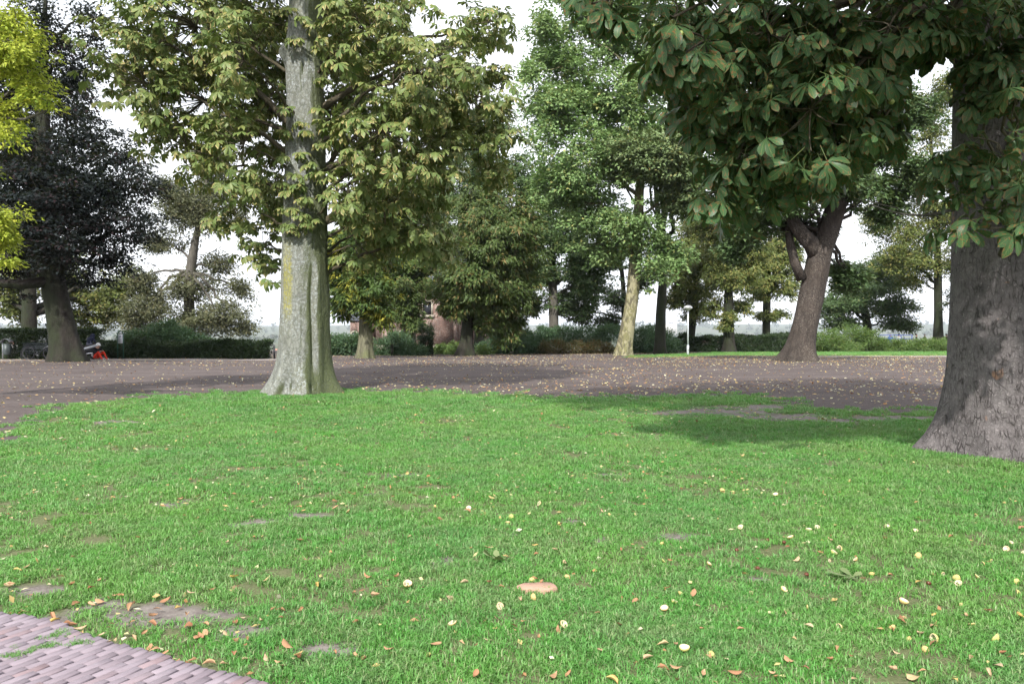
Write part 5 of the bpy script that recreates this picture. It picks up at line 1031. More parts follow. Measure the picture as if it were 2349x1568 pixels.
m.build('frame', M['bike_paint'], bk, True); m = MB(); m.add(np.array([[-.40, -.1, .97], [-.40, .1, .97], [-.12, .03, .97], [-.12, -.03, .97], [-.38, -.09, 1.02], [-.38, .09, 1.02], [-.1, .02, 1.0], [-.1, -.02, 1.0]]), quads=[[0, 1, 2, 3], [4, 7, 6, 5], [0, 4, 5, 1], [1, 5, 6, 2], [2, 6, 7, 3], [3, 7, 4, 0]]); m.build('saddle', M['leather'], bk, bevel=.015)
m = MB(); m.tube([[.38, 0, .9], [.36, 0, 1.05], [.36, 0, 1.06]], .012, 8); m.tube([[.18, -.3, 1.03], [.3, -.28, 1.08], [.38, -.12, 1.07], [.38, .12, 1.07], [.3, .28, 1.08], [.18, .3, 1.03]], .012, 8); m.build('handlebar', M['chrome'], bk, True)
m = MB(); m.torus(bb_, .09, .006, n=24, m=6); m.tube([(bb_[0], -.08, bb_[2]), (bb_[0] + .12, -.08, bb_[2] - .12)], .008, 6); m.tube([(bb_[0], .08, bb_[2]), (bb_[0] - .12, .08, bb_[2] + .12)], .008, 6); m.build('crank', M['chrome'], bk, True); m = MB(); m.box((-.55, 0, .76), (.4, .14, .015)); m.tube([[-.7, .06, .75], [-.56, .06, .36]], .006, 4); m.tube([[-.7, -.06, .75], [-.56, -.06, .36]], .006, 4); m.build('luggage_rack', M['bike_paint'], bk)

# scooter
DSc = DH - 1.45; xsc = xq(186, DSc); sc_ = empty('scooter', (xsc, DSc, float(gz(xsc, DSc))), 'dark motor scooter with silver tail fairing half hidden by the beech trunk', 'scooter', rz=R(12)); M['scoot_dark'] = plain('scooter_dark', (0.02, 0.02, 0.026), .35); M['silver'] = plain('silver_paint', (0.62, 0.64, 0.68), .3, .3, .05); M['redlens'] = plain('red_lens', (0.35, 0.03, 0.02), .25)
for sx in (-.62, .62):
    wh_ = empty('wheel', (sx, 0, .24)); wh_.parent = sc_; m = MB(); m.torus((0, 0, 0), .18, .06, n=24, m=10); m.build('tyre', M['tyre'], wh_, True); m = MB(); m.lathe([(0, -.04), (.13, -.04), (.135, 0), (.13, .04), (0, .04)], 18, (0, 0, 0), 'Y'); m.build('rim', M['silver'], wh_, True)
def loft(secs, n=14):
    m = MB(); V = []; a = np.linspace(0, 2 * np.pi, n, endpoint=False)
    for (x, z, wy, hz) in secs: V.append(np.stack([np.full(n, x), wy * np.sign(np.cos(a)) * np.abs(np.cos(a)) ** .7, z + hz * np.sign(np.sin(a)) * np.abs(np.sin(a)) ** .7], -1))
    V = np.concatenate(V); i = np.arange(len(secs) - 1)[:, None] * n; j = np.arange(n)[None]; m.add(V, quads=np.stack([i + j, i + (j + 1) % n, i + n + (j + 1) % n, i + n + j], -1).reshape(-1, 4)); return m
loft([(-.05, .30, .02, .02), (0, .34, .16, .1), (.2, .46, .19, .16), (.5, .5, .18, .16), (.75, .55, .13, .1), (.86, .6, .03, .03)]).build('body', M['scoot_dark'], sc_, True)
loft([(.1, .56, .02, .01), (.2, .58, .2, .07), (.5, .66, .2, .09), (.78, .75, .15, .07), (.95, .84, .05, .02)]).build('tail_fairing', M['silver'], sc_, True); loft([(-.1, .66, .05, .02), (0, .68, .14, .05), (.4, .72, .15, .06), (.62, .79, .12, .05), (.72, .83, .03, .02)]).build('seat', M['leather'], sc_, True)
m = MB(); m.box((-.28, 0, .27), (.55, .3, .06)); m.build('footboard', M['scoot_dark'], sc_, bevel=.02); loft([(-.62, .62, .03, .03), (-.58, .6, .17, .3), (-.5, .6, .2, .34), (-.44, .58, .16, .3), (-.42, .58, .02, .02)]).build('leg_shield', M['scoot_dark'], sc_, True); m = MB(); m.tube([[-.5, 0, .85], [-.46, 0, 1.0]], .035, 8); m.tube([[-.4, -.33, 1.02], [-.46, -.12, 1.02], [-.46, .12, 1.02], [-.4, .33, 1.02]], .015, 8); m.build('handlebar', M['scoot_dark'], sc_, True)
m = MB(); m.lathe([(0, -.05), (.07, -.04), (.09, 0), (.07, .03), (0, .04)], 14, (-.56, 0, .95), 'X'); m.build('headlight', M['silver'], sc_, True); m = MB(); m.box((.9, 0, .74), (.06, .12, .05)); m.build('tail_light', M['redlens'], sc_, bevel=.01); m = MB(); m.tube([[.1, -.18, .28], [.6, -.2, .34], [.8, -.2, .4]], [.03, .05, .05], 10); m.build('exhaust', M['chrome'], sc_, True)

# blue railing on the right
M['blue_paint'] = plain('blue_paint', (0.06, 0.10, 0.34), .45); DRa = 87.0; xa, xb2 = xq(2016, DRa), xq(2094, DRa); ra = empty('blue_railing', ((xa + xb2) / 2, DRa, float(gz((xa + xb2) / 2, DRa))), 'blue painted railing just showing above the juniper shrubs', 'railing'); hra = zq(768, DRa) - float(gz(xa, DRa)); Lr = xb2 - xa
for zz in (hra, hra - .38, hra - .76): m = MB(); m.box((0, 0, zz), (Lr, .06, .07)); m.build('rail_bar', M['blue_paint'], ra)
for i in range(4): m = MB(); m.box((-Lr / 2 + .05 + i * (Lr - .1) / 3, .07, hra / 2 - .05), (.07, .07, hra + .05)); m.build('post', M['blue_paint'], ra)

# ----------------------------------------------------------------------------
# people
# ----------------------------------------------------------------------------
def cloth(name, c): return plain(name, c, .85, 0, .15, .2, 14)
M['skin'] = plain('skin', (0.42, 0.25, 0.18), .55, 0, .06); M['hair_dark'] = cloth('hair_dark', (0.03, 0.022, 0.018)); M['hair_grey'] = cloth('hair_grey', (0.32, 0.30, 0.27)); M['navy'] = cloth('navy_cloth', (0.018, 0.022, 0.045)); M['black_cl'] = cloth('black_cloth', (0.012, 0.012, 0.016)); M['grey_tr'] = cloth('grey_trousers', (0.13, 0.135, 0.18)); M['red_tr'] = cloth('red_trousers', (0.55, 0.035, 0.015)); M['white_cl'] = cloth('white_cloth', (0.72, 0.72, 0.72)); M['blue_cl'] = cloth('blue_jacket', (0.03, 0.13, 0.5)); M['beige_cl'] = cloth('beige_jacket', (0.38, 0.33, 0.27)); M['shoe'] = cloth('shoe', (0.55, 0.55, 0.53))
def person(label, loc, rz, J, top, legs, shoe, hair, hood=None, cap=None, group=None):
    """one skinned body; J overrides joints of the standing pose (metres, facing -Y)"""
    P = dict(pelvis=(0, 0, .96), spine=(0, 0, 1.12), chest=(0, 0, 1.33), neck=(0, 0, 1.50), chin=(0, -.03, 1.57), head=(0, -.01, 1.66), crown=(0, .0, 1.75), nose=(0, -.115, 1.64))
    for s, n in ((-1, 'l'), (1, 'r')):
        P.update({n + 'hip': (s * .1, 0, .92), n + 'knee': (s * .11, -.01, .5), n + 'ankle': (s * .11, .02, .09), n + 'toe': (s * .12, -.17, .04), n + 'sh': (s * .18, 0, 1.42), n + 'elb': (s * .25, .02, 1.14), n + 'wri': (s * .26, -.06, .90), n + 'palm': (s * .265, -.085, .83)})
    P.update(J); names = list(P); rad = dict(pelvis=(.155, .115), spine=(.14, .105), chest=(.165, .12), neck=(.055, .055), chin=(.065, .075), head=(.085, .1), crown=(.055, .065), nose=(.014, .018), hip=(.1, .1), knee=(.062, .062), ankle=(.042, .045), toe=(.036, .03), sh=(.075, .075), elb=(.048, .048), wri=(.032, .03), palm=(.034, .022))
    E = [('pelvis', 'spine'), ('spine', 'chest'), ('chest', 'neck'), ('neck', 'chin'), ('chin', 'head'), ('head', 'crown'), ('head', 'nose')]
    for n in 'lr': E += [('pelvis', n + 'hip'), (n + 'hip', n + 'knee'), (n + 'knee', n + 'ankle'), (n + 'ankle', n + 'toe'), ('chest', n + 'sh'), (n + 'sh', n + 'elb'), (n + 'elb', n + 'wri'), (n + 'wri', n + 'palm')]
    V = [P[k] for k in names]; Rr = [rad[k if k in rad else k[1:]] for k in names]; EI = [(names.index(a), names.index(c_)) for a, c_ in E]
    part = {k: ('skin' if k in ('neck', 'chin', 'head', 'crown', 'nose', 'lpalm', 'rpalm') else 'legs' if k in ('pelvis', 'lhip', 'rhip', 'lknee', 'rknee', 'lankle', 'rankle') else 'shoe' if 'toe' in k else 'top') for k in names}; pl = [part[k] for k in names]
    for n in 'lr':                                             # five fingers on each hand
        w_ = np.array(P[n + 'wri']); pa_ = np.array(P[n + 'palm']); d = norm(pa_ - w_); sd = norm(np.cross(d, [.3, .2, 1.0])); up_ = np.cross(sd, d)
        for f, (o_, L_) in enumerate([(-.032, .045), (-.015, .075), (0, .082), (.015, .075), (.03, .058)]):
            i0 = len(V); q1 = pa_ + sd * o_ + d * .02; dr_ = norm(d + (sd * -.9 if f == 0 else up_ * .15)); q2 = q1 + dr_ * L_ * .5; q3 = q2 + norm(dr_ + up_ * -.5) * L_ * .5
            V += [tuple(q1), tuple(q2), tuple(q3)]; Rr += [(.009, .009), (.008, .008), (.007, .007)]; EI += [(names.index(n + 'palm'), i0), (i0, i0 + 1), (i0 + 1, i0 + 2)]; pl += ['skin'] * 3
    me = bpy.data.meshes.new('body'); me.from_pydata([tuple(map(float, v)) for v in V], EI, []); o = bpy.data.objects.new('body', me); COL.objects.link(o)
    md = o.modifiers.new('skin', 'SKIN'); md.use_smooth_shade = True
    for i, r_ in enumerate(Rr): me.skin_vertices[0].data[i].radius = r_
    me.skin_vertices[0].data[0].use_root = True; o.modifiers.new('sub', 'SUBSURF').levels = 1
    dg = bpy.context.evaluated_depsgraph_get(); nm = bpy.data.meshes.new_from_object(o.evaluated_get(dg)); bpy.data.objects.remove(o)
    nm.name = 'body'; nm.materials.clear()
    for mt in (M['skin'], top, legs, shoe): nm.materials.append(mt)
    cen = np.array([p_.center[:] for p_ in nm.polygons]); JV = np.array(V); ends = []
    best = np.full(len(cen), 9.0); lab = np.zeros(len(cen), int); code = dict(skin=0, top=1, legs=2, shoe=3)
    for a, c_ in EI:
        pa_, pb_ = JV[a], JV[c_]; ab = pb_ - pa_; t = np.clip(((cen - pa_) @ ab) / max(ab @ ab, 1e-9), 0, 1); dd_ = np.linalg.norm(cen - pa_ - t[:, None] * ab, axis=1) - min(Rr[a][0], Rr[c_][0]) * .8
        l_ = np.where(t < .62, code[pl[a]], code[pl[c_]]); k_ = dd_ < best; best[k_] = dd_[k_]; lab[k_] = l_[k_]
    nm.polygons.foreach_set('material_index', lab.astype(np.int32)); nm.polygons.foreach_set('use_smooth', np.ones(len(cen), bool))
    root = empty('person', loc, label, 'person', group, rz); bo = bpy.data.objects.new('body', nm); link(bo, root)
    h = np.array(P['head']); up_ = norm(np.array(P['crown']) - np.array(P['neck'])); fr = norm(np.array(P['nose']) - h); m = MB(); a = np.linspace(0, 2 * np.pi, 16, endpoint=False); sd = np.cross(fr, up_); prof = [(.104, -.03 if not hood else -.12), (.112, .03), (.1, .08), (.06, .115), (0, .125)]
    if hood: prof = [(.10, -.17), (.125, -.1), (.128, 0), (.11, .08), (.06, .13), (0, .14)]
    for i, (r_, z_) in enumerate(prof):
        pass
    Vh = np.concatenate([h + up_ * z_ + (np.cos(a)[:, None] * sd * r_ * .9 + np.sin(a)[:, None] * fr * r_) - fr * (.022 if z_ < .06 else .0) for r_, z_ in prof]); i = np.arange(len(prof) - 1)[:, None] * 16; j = np.arange(16)[None]
    m.add(Vh, quads=np.stack([i + j, i + (j + 1) % 16, i + 16 + (j + 1) % 16, i + 16 + j], -1).reshape(-1, 4))
    if cap: m.add([h + up_ * .05 + sd * .07 + fr * .09, h + up_ * .05 - sd * .07 + fr * .09, h + up_ * .03 - sd * .05 + fr * .18, h + up_ * .03 + sd * .05 + fr * .18, h + up_ * .062 + sd * .07 + fr * .09, h + up_ * .062 - sd * .07 + fr * .09], quads=[[0, 1, 2, 3], [4, 3, 2, 5]])
    m.build('cap' if cap else 'hood' if hood else 'hair', cap or hood or hair, root, True)
    for s in (-1, 1):
        e = MB(); e.lathe([(0, -.008), (.008, 0), (0, .008)], 6, h + fr * .092 + sd * s * .034 + up_ * .005); e.build('eye', M['hair_dark'], root)
    mo = MB(); mo.box(h + fr * .083 - up_ * .062, (.04, .012, .008)); mo.build('mouth', M['redlens'], root); return root
# rider leaning on the scooter, back to the lawn
gz_s = float(gz(xq(203, DSc), DSc))
sit = dict(pelvis=(0, 0, .80), spine=(0, -.05, .93), chest=(.02, -.16, 1.08), neck=(.04, -.26, 1.18), chin=(.05, -.33, 1.19), head=(.05, -.35, 1.26), crown=(.05, -.33, 1.34), nose=(.06, -.46, 1.22), lsh=(-.16, -.14, 1.13), rsh=(.2, -.18, 1.12), lelb=(-.22, -.22, .92), relb=(.26, -.26, .9), lwri=(-.1, -.4, .86), rwri=(.12, -.42, .84), lpalm=(-.05, -.46, .85), rpalm=(.07, -.48, .83),
           lhip=(-.1, -.05, .77), rhip=(.1, -.05, .77), lknee=(-.2, -.42, .55), rknee=(-.05, -.46, .52), lankle=(-.38, -.5, .10), rankle=(-.24, -.56, .09), ltoe=(-.46, -.65, .04), rtoe=(-.32, -.71, .04))
person('person in dark navy hooded jacket and grey trousers sitting on the scooter', (xq(202, DSc), DSc + .05, gz_s), R(165), sit, M['navy'], M['grey_tr'], M['shoe'], M['hair_dark'], hood=M['navy'])
low = dict(pelvis=(0, 0, .15), spine=(0, -.03, .32), chest=(0, -.09, .52), neck=(0, -.16, .67), chin=(0, -.21, .70), head=(0, -.22, .78), crown=(0, -.2, .86), nose=(0, -.33, .74), lsh=(-.17, -.08, .60), rsh=(.17, -.08, .60), lelb=(-.24, -.26, .42), relb=(.24, -.26, .42), lwri=(-.12, -.44, .46), rwri=(.12, -.44, .46), lpalm=(-.07, -.49, .47), rpalm=(.07, -.49, .47),
           lhip=(-.1, -.04, .14), rhip=(.1, -.04, .14), lknee=(-.14, -.42, .42), rknee=(.14, -.45, .42), lankle=(-.13, -.66, .09), rankle=(.13, -.70, .09), ltoe=(-.13, -.84, .04), rtoe=(.13, -.88, .04))
xp2 = xq(219, DSc - .2); person('person in white cap and bright red trousers sitting on the ground by the scooter', (xp2, DSc - .2, float(gz(xp2, DSc - .2))), R(62), low, M['black_cl'], M['red_tr'], M['shoe'], M['hair_dark'], cap=M['white_cl'])
for (u, D_, rz_, top, hr_, lab) in [(2043, 88.5, 150, 'blue_cl', 'hair_grey', 'grey-haired person in bright blue jacket at the blue railing'), (2062, 88.6, 200, 'white_cl', 'hair_dark', 'person in white top leaning close to the person in blue at the railing'), (2102, 89, 60, 'black_cl', 'hair_dark', 'person in black walking past the end of the blue railing'), (2121, 89.5, 80, 'navy', 'hair_grey', 'person in navy walking behind the person in black beyond the juniper'), (2171, 88, 100, 'black_cl', 'hair_dark', 'dark-clothed person beside the slender ash trunk'), (2180, 88.3, 120, 'beige_cl', 'hair_grey', 'person in pale beige jacket next to the dark-clothed one')]:
    x_ = xq(u, D_); person(lab, (x_, D_, float(gz(x_, D_))), R(rz_), {}, M[top], M['grey_tr'], M['shoe'], M[hr_])

# ----------------------------------------------------------------------------
# far town below the hill
# ----------------------------------------------------------------------------
M['far_wall'] = plain('far_wall', (0.55, 0.52, 0.48), .9, var=.15, scale=.1); M['far_roof'] = plain('far_roof', (0.34, 0.15, 0.10), .9, var=.3, scale=.1); M['far_roof2'] = plain('far_roof2', (0.17, 0.17, 0.19), .9, var=.2, scale=.1); M['far_win'] = plain('far_window', (0.06, 0.07, 0.09), .3); M['far_tree'] = leaf_mat('far_tree', (0.03, 0.05, 0.025), (0.07, 0.085, 0.035), None, 0, 0, patch=.01)
def house(wd, dp, h, rf):
    m = MB(); m.box((0, 0, h / 2 - 1), (wd, dp, h + 2)); wme = m.mesh('wall', M['far_wall']); m = MB(); a, c_ = wd / 2 + .4, dp / 2 + .4
    m.add([[-a, -c_, h], [a, -c_, h], [a, c_, h], [-a, c_, h], [-a, 0, h + dp * .5], [a, 0, h + dp * .5]], [[0, 4, 3], [1, 2, 5]], [[0, 1, 5, 4], [2, 3, 4, 5], [0, 3, 2, 1]]); rme = m.mesh('roof', rf); m = MB(); m.box((0, -dp / 2, 0), (1.2, .1, 1.6)); return wme, rme, m.mesh('window', M['far_win'])
kinds = [(9, 8, 5.5, house(9, 8, 5.5, M['far_roof'])), (14, 9, 7, house(14, 9, 7, M['far_roof'])), (22, 10, 9, house(22, 10, 9, M['far_roof2'])), (10, 9, 6, house(10, 9, 6, M['far_roof2']))]
rh = random.Random(5)
for i in range(70):
    az = rh.choice([rh.uniform(-31, -10), rh.uniform(8, 24), rh.uniform(-30, -12)]); r_ = 330 * (1 + 4.2 * rh.random() ** 1.5); x_, y_ = r_ * math.sin(R(az)), r_ * math.cos(R(az)); kx = rh.randrange(4); wd, dp, h, (wm, rm, wi) = kinds[kx]
    hs = empty('house', (x_, y_, float(gz(x_, y_))), ['small pale house with red pitched roof in the hazy far town', 'longer pale house with red pitched roof in the hazy far town', 'long pale block with grey pitched roof in the hazy far town', 'small pale house with grey pitched roof in the hazy far town'][kx], 'house', ['small red-roofed houses of the far town', 'longer red-roofed houses of the far town', 'long grey-roofed blocks of the far town', 'small grey-roofed houses of the far town'][kx], R(rh.uniform(-40, 40)))
    for nm_, me_ in (('wall', wm), ('roof', rm)): o = bpy.data.objects.new(nm_, me_); link(o, hs)
    for kk_ in range(int(wd // 3)): o = bpy.data.objects.new('window', wi); link(o, hs); o.location = (-wd / 2 + 1.6 + kk_ * 3, 0, h * .55)
xt, yt = 3000 * (1845 / 1.19876 - CXQ) / FQ, 3000.0
tw_ = empty('tower_block', (xt, yt, float(gz(xt, yt))), 'hazy pale tower block on the skyline between the lamp post and the plane', 'building'); th_ = zq(742, 3000) - float(gz(xt, yt)); m = MB(); m.box((0, 0, th_ / 2), (40, 20, th_)); m.build('wall', M['far_wall'], tw_); m = MB(); m.box((0, 0, th_ + 2), (14, 9, 4)); m.build('plant_room', M['far_roof2'], tw_)
wme_ = MB(); wme_.box((0, -10.05, 0), (3, .12, 1.6)); wme_ = wme_.mesh('window', M['far_win'])
for i in range(10):
    for j in range(7): o = bpy.data.objects.new('window', wme_); link(o, tw_); o.location = (-16 + j * 5.3, 0, th_ - 3 - i * 3.4)
n = 2600; az = RNG.uniform(-0.75, 0.75, n); r_ = 200 * (30 ** RNG.random(n)); cx_, cy_ = r_ * np.sin(az), r_ * np.cos(az); ok = fbm(cx_ / 260, cy_ / 260, 0, 3, 51) > .47; cx_, cy_, r_ = cx_[ok], cy_[ok], r_[ok]; cz_ = gz(cx_, cy_); n = len(cx_)
per = 26; sz = RNG.uniform(3.5, 7, n) * (1 + r_ / 2500); d = norm(RNG.normal(size=(n * per, 3))); ci = np.repeat(np.arange(n), per); P_ = np.stack([cx_, cy_, cz_ + sz * .8], -1)[ci] + d * sz[ci][:, None] * [1, 1, .9] * RNG.uniform(.5, 1, (n * per, 1))
V, T, lr = leaf_faces(P_, RNG.normal(size=(n * per, 3)), norm(d + [0, 0, .6]), sz[ci] * .75, sz[ci] * .6, False); fw_ = bpy.data.objects.new('far_woodland', np_mesh('far_woodland', V, [T], M['far_tree'], {'lr': lr})); link(fw_); tag(fw_, 'hazy belts of distant trees on the plain below the hill', 'woodland', kind='stuff')

# ----------------------------------------------------------------------------
# fallen leaves, husks and other small things on the ground
# ----------------------------------------------------------------------------
b = NB('fallen_leaf'); rn = b.math('FRACT', b.math('ADD', b.n('ObjectInfo').outputs['Random'], b.attr('lr'))); n1 = b.noise(b.pos(), 40, 3)
c = b.n('ValToRGB'); e = c.color_ramp.elements; e[0].position = 0; e[0].color = (0.27, 0.12, 0.06, 1); e[1].position = 1; e[1].color = (0.50, 0.36, 0.10, 1)
for p_, cc in ((.25, (0.38, 0.20, 0.11, 1)), (.55, (0.45, 0.28, 0.16, 1)), (.8, (0.50, 0.37, 0.24, 1))): x_ = e.new(p_); x_.color = cc
b.l(rn, c.inputs[0]); M['fallen'] = b.pbr(b.mix(b.math('MULTIPLY', b.ramp(n1, .5, .7), .5), c.outputs[0], (0.25, 0.12, 0.06)), .7, 0, .3, None, .15)
def fallen_mesh(s):
    g = np.random.default_rng(s); us = np.linspace(0, 1, 7); wp = np.interp(us, [0, .25, .6, .85, 1], [.01, .10, .19, .14, .0]); L = 1.0; V = []; F = []; cu = g.uniform(.3, 1.5) * g.choice([-1, 1]); ro = g.uniform(-.5, 1.3); tw = g.normal(0, 1.3); wp = wp * g.uniform(.9, 1.7) * (1 + g.normal(0, .12, 7))
    for u, w_ in zip(us, wp):
        ang = cu * (u - .5); x = math.sin(ang) / cu if abs(cu) > .05 else u - .5; z = (1 - math.cos(ang)) / cu
        for v in (-1, -.5, 0, .5, 1): yy = v * w_ * (1 - .25 * ro * v * v); V.append([x, yy + .08 * tw * (u - .5) ** 2, z + ro * w_ * v * v + tw * .3 * v * w_ * (u - .5)])
    for k in range(6):
        for v in range(4): i = k * 5 + v; F.append([i, i + 1, i + 6, i + 5])
    V = np.array(V); V[:, 2] -= V[:, 2].min(); return np_mesh('fallen_leaf', V, [F], M['fallen'], {'lr': np.full(len(V), g.random())}, True)
FM = [fallen_mesh(k) for k in range(10)]; rl_ = random.Random(3)
def on_ground(u, v): q = G(u, v); return q
LL_ = []
for i in range(620):
    u = rl_.uniform(-40, 2390); v = 905 + (1600 - 905) * rl_.random() ** .8
    dens = .5 + (0.9 if (u < 900 and v > 1330) else 0) + (.25 if v > 1250 else 0) + (.5 if v < 960 and u > 800 else 0)
    if rl_.random() < dens * .5: LL_.append((u, v))
ecl = [(185, 1452), (250, 1485), (262, 1480), (275, 1488), (230, 1470), (340, 1500), (350, 1492), (355, 1505), (330, 1505), (405, 1526), (440, 1530), (480, 1535), (120, 1425), (95, 1430), (60, 1410), (25, 1412), (610, 1525), (640, 1530), (650, 1535), (430, 1420), (380, 1385), (410, 1400), (300, 1398), (350, 1440), (460, 1470), (520, 1462), (540, 1480), (230, 1385), (260, 1375), (275, 1372), (210, 1395), (160, 1440), (20, 1350), (60, 1330), (40, 1335), (165, 1350)]
pos = [(u, v, True) for u, v in ecl] + [(u, v, False) for u, v in LL_]
pw = []
for (u, v, e_) in pos:
    q = G(u, v); pw.append((q, e_))
pw.sort(key=lambda t: (not t[1], t[0][1])); nleaf = 0; rest = []
def where(q):
    if np.hypot(q[0] - xb, q[1] - DB) < 3.2: return ' near the foot of the rough-barked chestnut', 'near the rough-barked chestnut'
    if np.hypot(q[0] - baseA[0], q[1] - DA) < 4.5: return ' near the foot of the pale-trunked chestnut', 'near the pale-trunked chestnut'
    st_ = G(1232, 1353)
    if np.hypot(q[0] - st_[0], q[1] - st_[1]) < 0.8: return ' close to the flat reddish stone', 'close to the flat stone'
    if float(bare(np.array([q[0]]), np.array([q[1]]))[0]) > .4: return ' on a bare worn patch of soil', 'on bare worn patches'
    if np.hypot(q[0] - eo[0] - 1, q[1] - eo[1]) < 2.6: return ' on the grass just beyond the brick path', 'on the grass beyond the brick path'
    return ' on the open lawn', 'on the open lawn'
inside = lambda q: bool(lawn(np.array([q[0]]), np.array([q[1]]))[0] > .5)
for q, e_ in pw:
    onp = bool(inpoly(np.array([q[0]]), np.array([q[1]]), PATHPOLY)[0])
    if onp and not e_: continue
    s = rl_.uniform(.036, .075) if not e_ else rl_.uniform(.045, .085)
    if nleaf < 300 and q[1] < 19:
        o = bpy.data.objects.new('fallen_leaf', rl_.choice(FM)); link(o); lift = .036 if onp else (.012 + .02 * rl_.random())
        o.location = (q[0], q[1], q[2] + lift); o.scale = (s, s * rl_.uniform(.8, 1.2), s); o.rotation_euler = (rl_.gauss(0, .25) if not onp else 0, rl_.gauss(0, .25) if not onp else 0, rl_.uniform(0, 6.28)); nleaf += 1
        if e_: tag(o, 'curled orange-brown leaf lying along the brick path edge', 'leaf', 'fallen leaves by the brick path')
        else: tag(o, 'dry tan or orange fallen leaf' + where(q)[0], 'leaf', 'fallen leaves ' + where(q)[1])
    else: rest.append(q)
# the rest of the litter, joined: thick on the dirt, thin on the far lawn
n = 60000; rr_ = np.sqrt(RNG.uniform(14 ** 2, 74 ** 2, n)); a = RNG.uniform(-.72, .72, n); x = rr_ * np.sin(a); y = rr_ * np.cos(a)
dl = lawn(x, y); dn = fbm(x * .25, y * .25, 0, 4, 71); edge = np.exp(-((y - 21.5) / 2.5) ** 2) * sst(-3, 0, x) * (1 - sst(9, 14, x)); pr = np.where(dl > .5, .3 + .6 * edge, .28 + .75 * sst(.40, .62, dn) * (.35 + .65 * sst(-12, 4, x)) + .9 * edge)
pr *= 1 - .6 * ((y > 26) & (y < 34) & (x < 2)); k = RNG.random(n) < pr; x, y = x[k], y[k]; extra_ = np.array(rest) if rest else np.zeros((0, 3)); P_ = np.concatenate([np.stack([x, y, gz(x, y)], -1), extra_]); n = len(P_); P_[:, 2] += .012 + .01 * RNG.random(n)
n2_ = 8000; rr_ = np.sqrt(RNG.uniform(3.4 ** 2, 17 ** 2, n2_)); a = RNG.uniform(-.72, .72, n2_); x = rr_ * np.sin(a); y = rr_ * np.cos(a); k = (lawn(x, y) > .5) & (RNG.random(n2_) < .25 + .75 * sst(.4, .6, fbm(x * .5, y * .5, 0, 3, 81))); x, y = x[k], y[k]; P2 = np.stack([x, y, gz(x, y) + .02], -1)
lsz = np.concatenate([np.ones(n), np.full(len(P2), .55)]); P_ = np.concatenate([P_, P2]); n = len(P_)
V, T, lr = leaf_faces(P_, np.concatenate([RNG.normal(size=(n, 2)), RNG.normal(0, .2, (n, 1))], 1), norm(np.array([0, 0, 1.0]) + RNG.normal(0, .45, (n, 3))), lsz * RNG.uniform(.035, .11, n), lsz * RNG.uniform(.025, .06, n), True)
b = NB('litter'); r = b.attr('lr'); c = b.n('ValToRGB'); e = c.color_ramp.elements; e[0].position = 0; e[0].color = (0.22, 0.10, 0.05, 1); e[1].position = 1; e[1].color = (0.52, 0.50, 0.36, 1)
for p_, cc in ((.3, (0.36, 0.20, 0.09, 1)), (.5, (0.44, 0.33, 0.13, 1)), (.72, (0.48, 0.42, 0.20, 1))): x_ = e.new(p_); x_.color = cc
b.l(r, c.inputs[0]); M['litter'] = b.pbr(c.outputs[0], .7, 0, .3, None, .1); V[:, 2] = np.maximum(V[:, 2], gz(V[:, 0], V[:, 1]) + .004)
lt = bpy.data.objects.new('leaf_litter', np_mesh('leaf_litter', V, [T], M['litter'], {'lr': lr})); link(lt); tag(lt, 'scatter of small pale and brown fallen leaves over the bare dirt', 'leaf litter', kind='stuff')
# chestnut husks: half shells, pith pale inside
b = NB('husk'); sgm = b.n('SeparateXYZ'); b.l(b.attr('luv', 'Vector'), sgm.inputs[0]); rn = b.n('ObjectInfo').outputs['Random']
oc = b.mix(rn, (0.52, 0.34, 0.16), (0.42, 0.40, 0.13)); M['husk'] = b.pbr(b.mix(sgm.outputs[0], oc, b.mix(b.noise(b.obj(), 3, 2), (0.55, 0.42, 0.28), (0.66, 0.58, 0.46))), .75, 0, .3)
M['conker_nut'] = plain('conker_nut', (0.10, 0.03, 0.015), .25, 0, .2)
def husk_mesh(s):
    g = np.random.default_rng(s); m = MB(); n = 14; cut = g.uniform(.9, 1.7); to = np.linspace(0, cut, 6); V = []; L = []
    for r0, fl in ((1.0, 0), (.8, 1)):
        for t in (to if fl == 0 else to[::-1]):
            a = np.linspace(0, 2 * np.pi, n, endpoint=False); rr_ = r0 * (1 + .05 * np.sin(3 * a + s)); V += [[rr_[i] * math.sin(t) * math.cos(a[i]), rr_[i] * math.sin(t) * math.sin(a[i]), -r0 * math.cos(t)] for i in range(n)]; L += [[fl, 0, 0]] * n
    k = 12; F = [[i * n + j, i * n + (j + 1) % n, (i + 1) * n + (j + 1) % n, (i + 1) * n + j] for i in range(k - 1) for j in range(n)]; V = np.array(V); V += g.normal(0, .015, V.shape); V[:, 2] += 1
    return np_mesh('husk', V, [F], M['husk'], {'luv': L}, True)
HM = [husk_mesh(k) for k in range(6)]
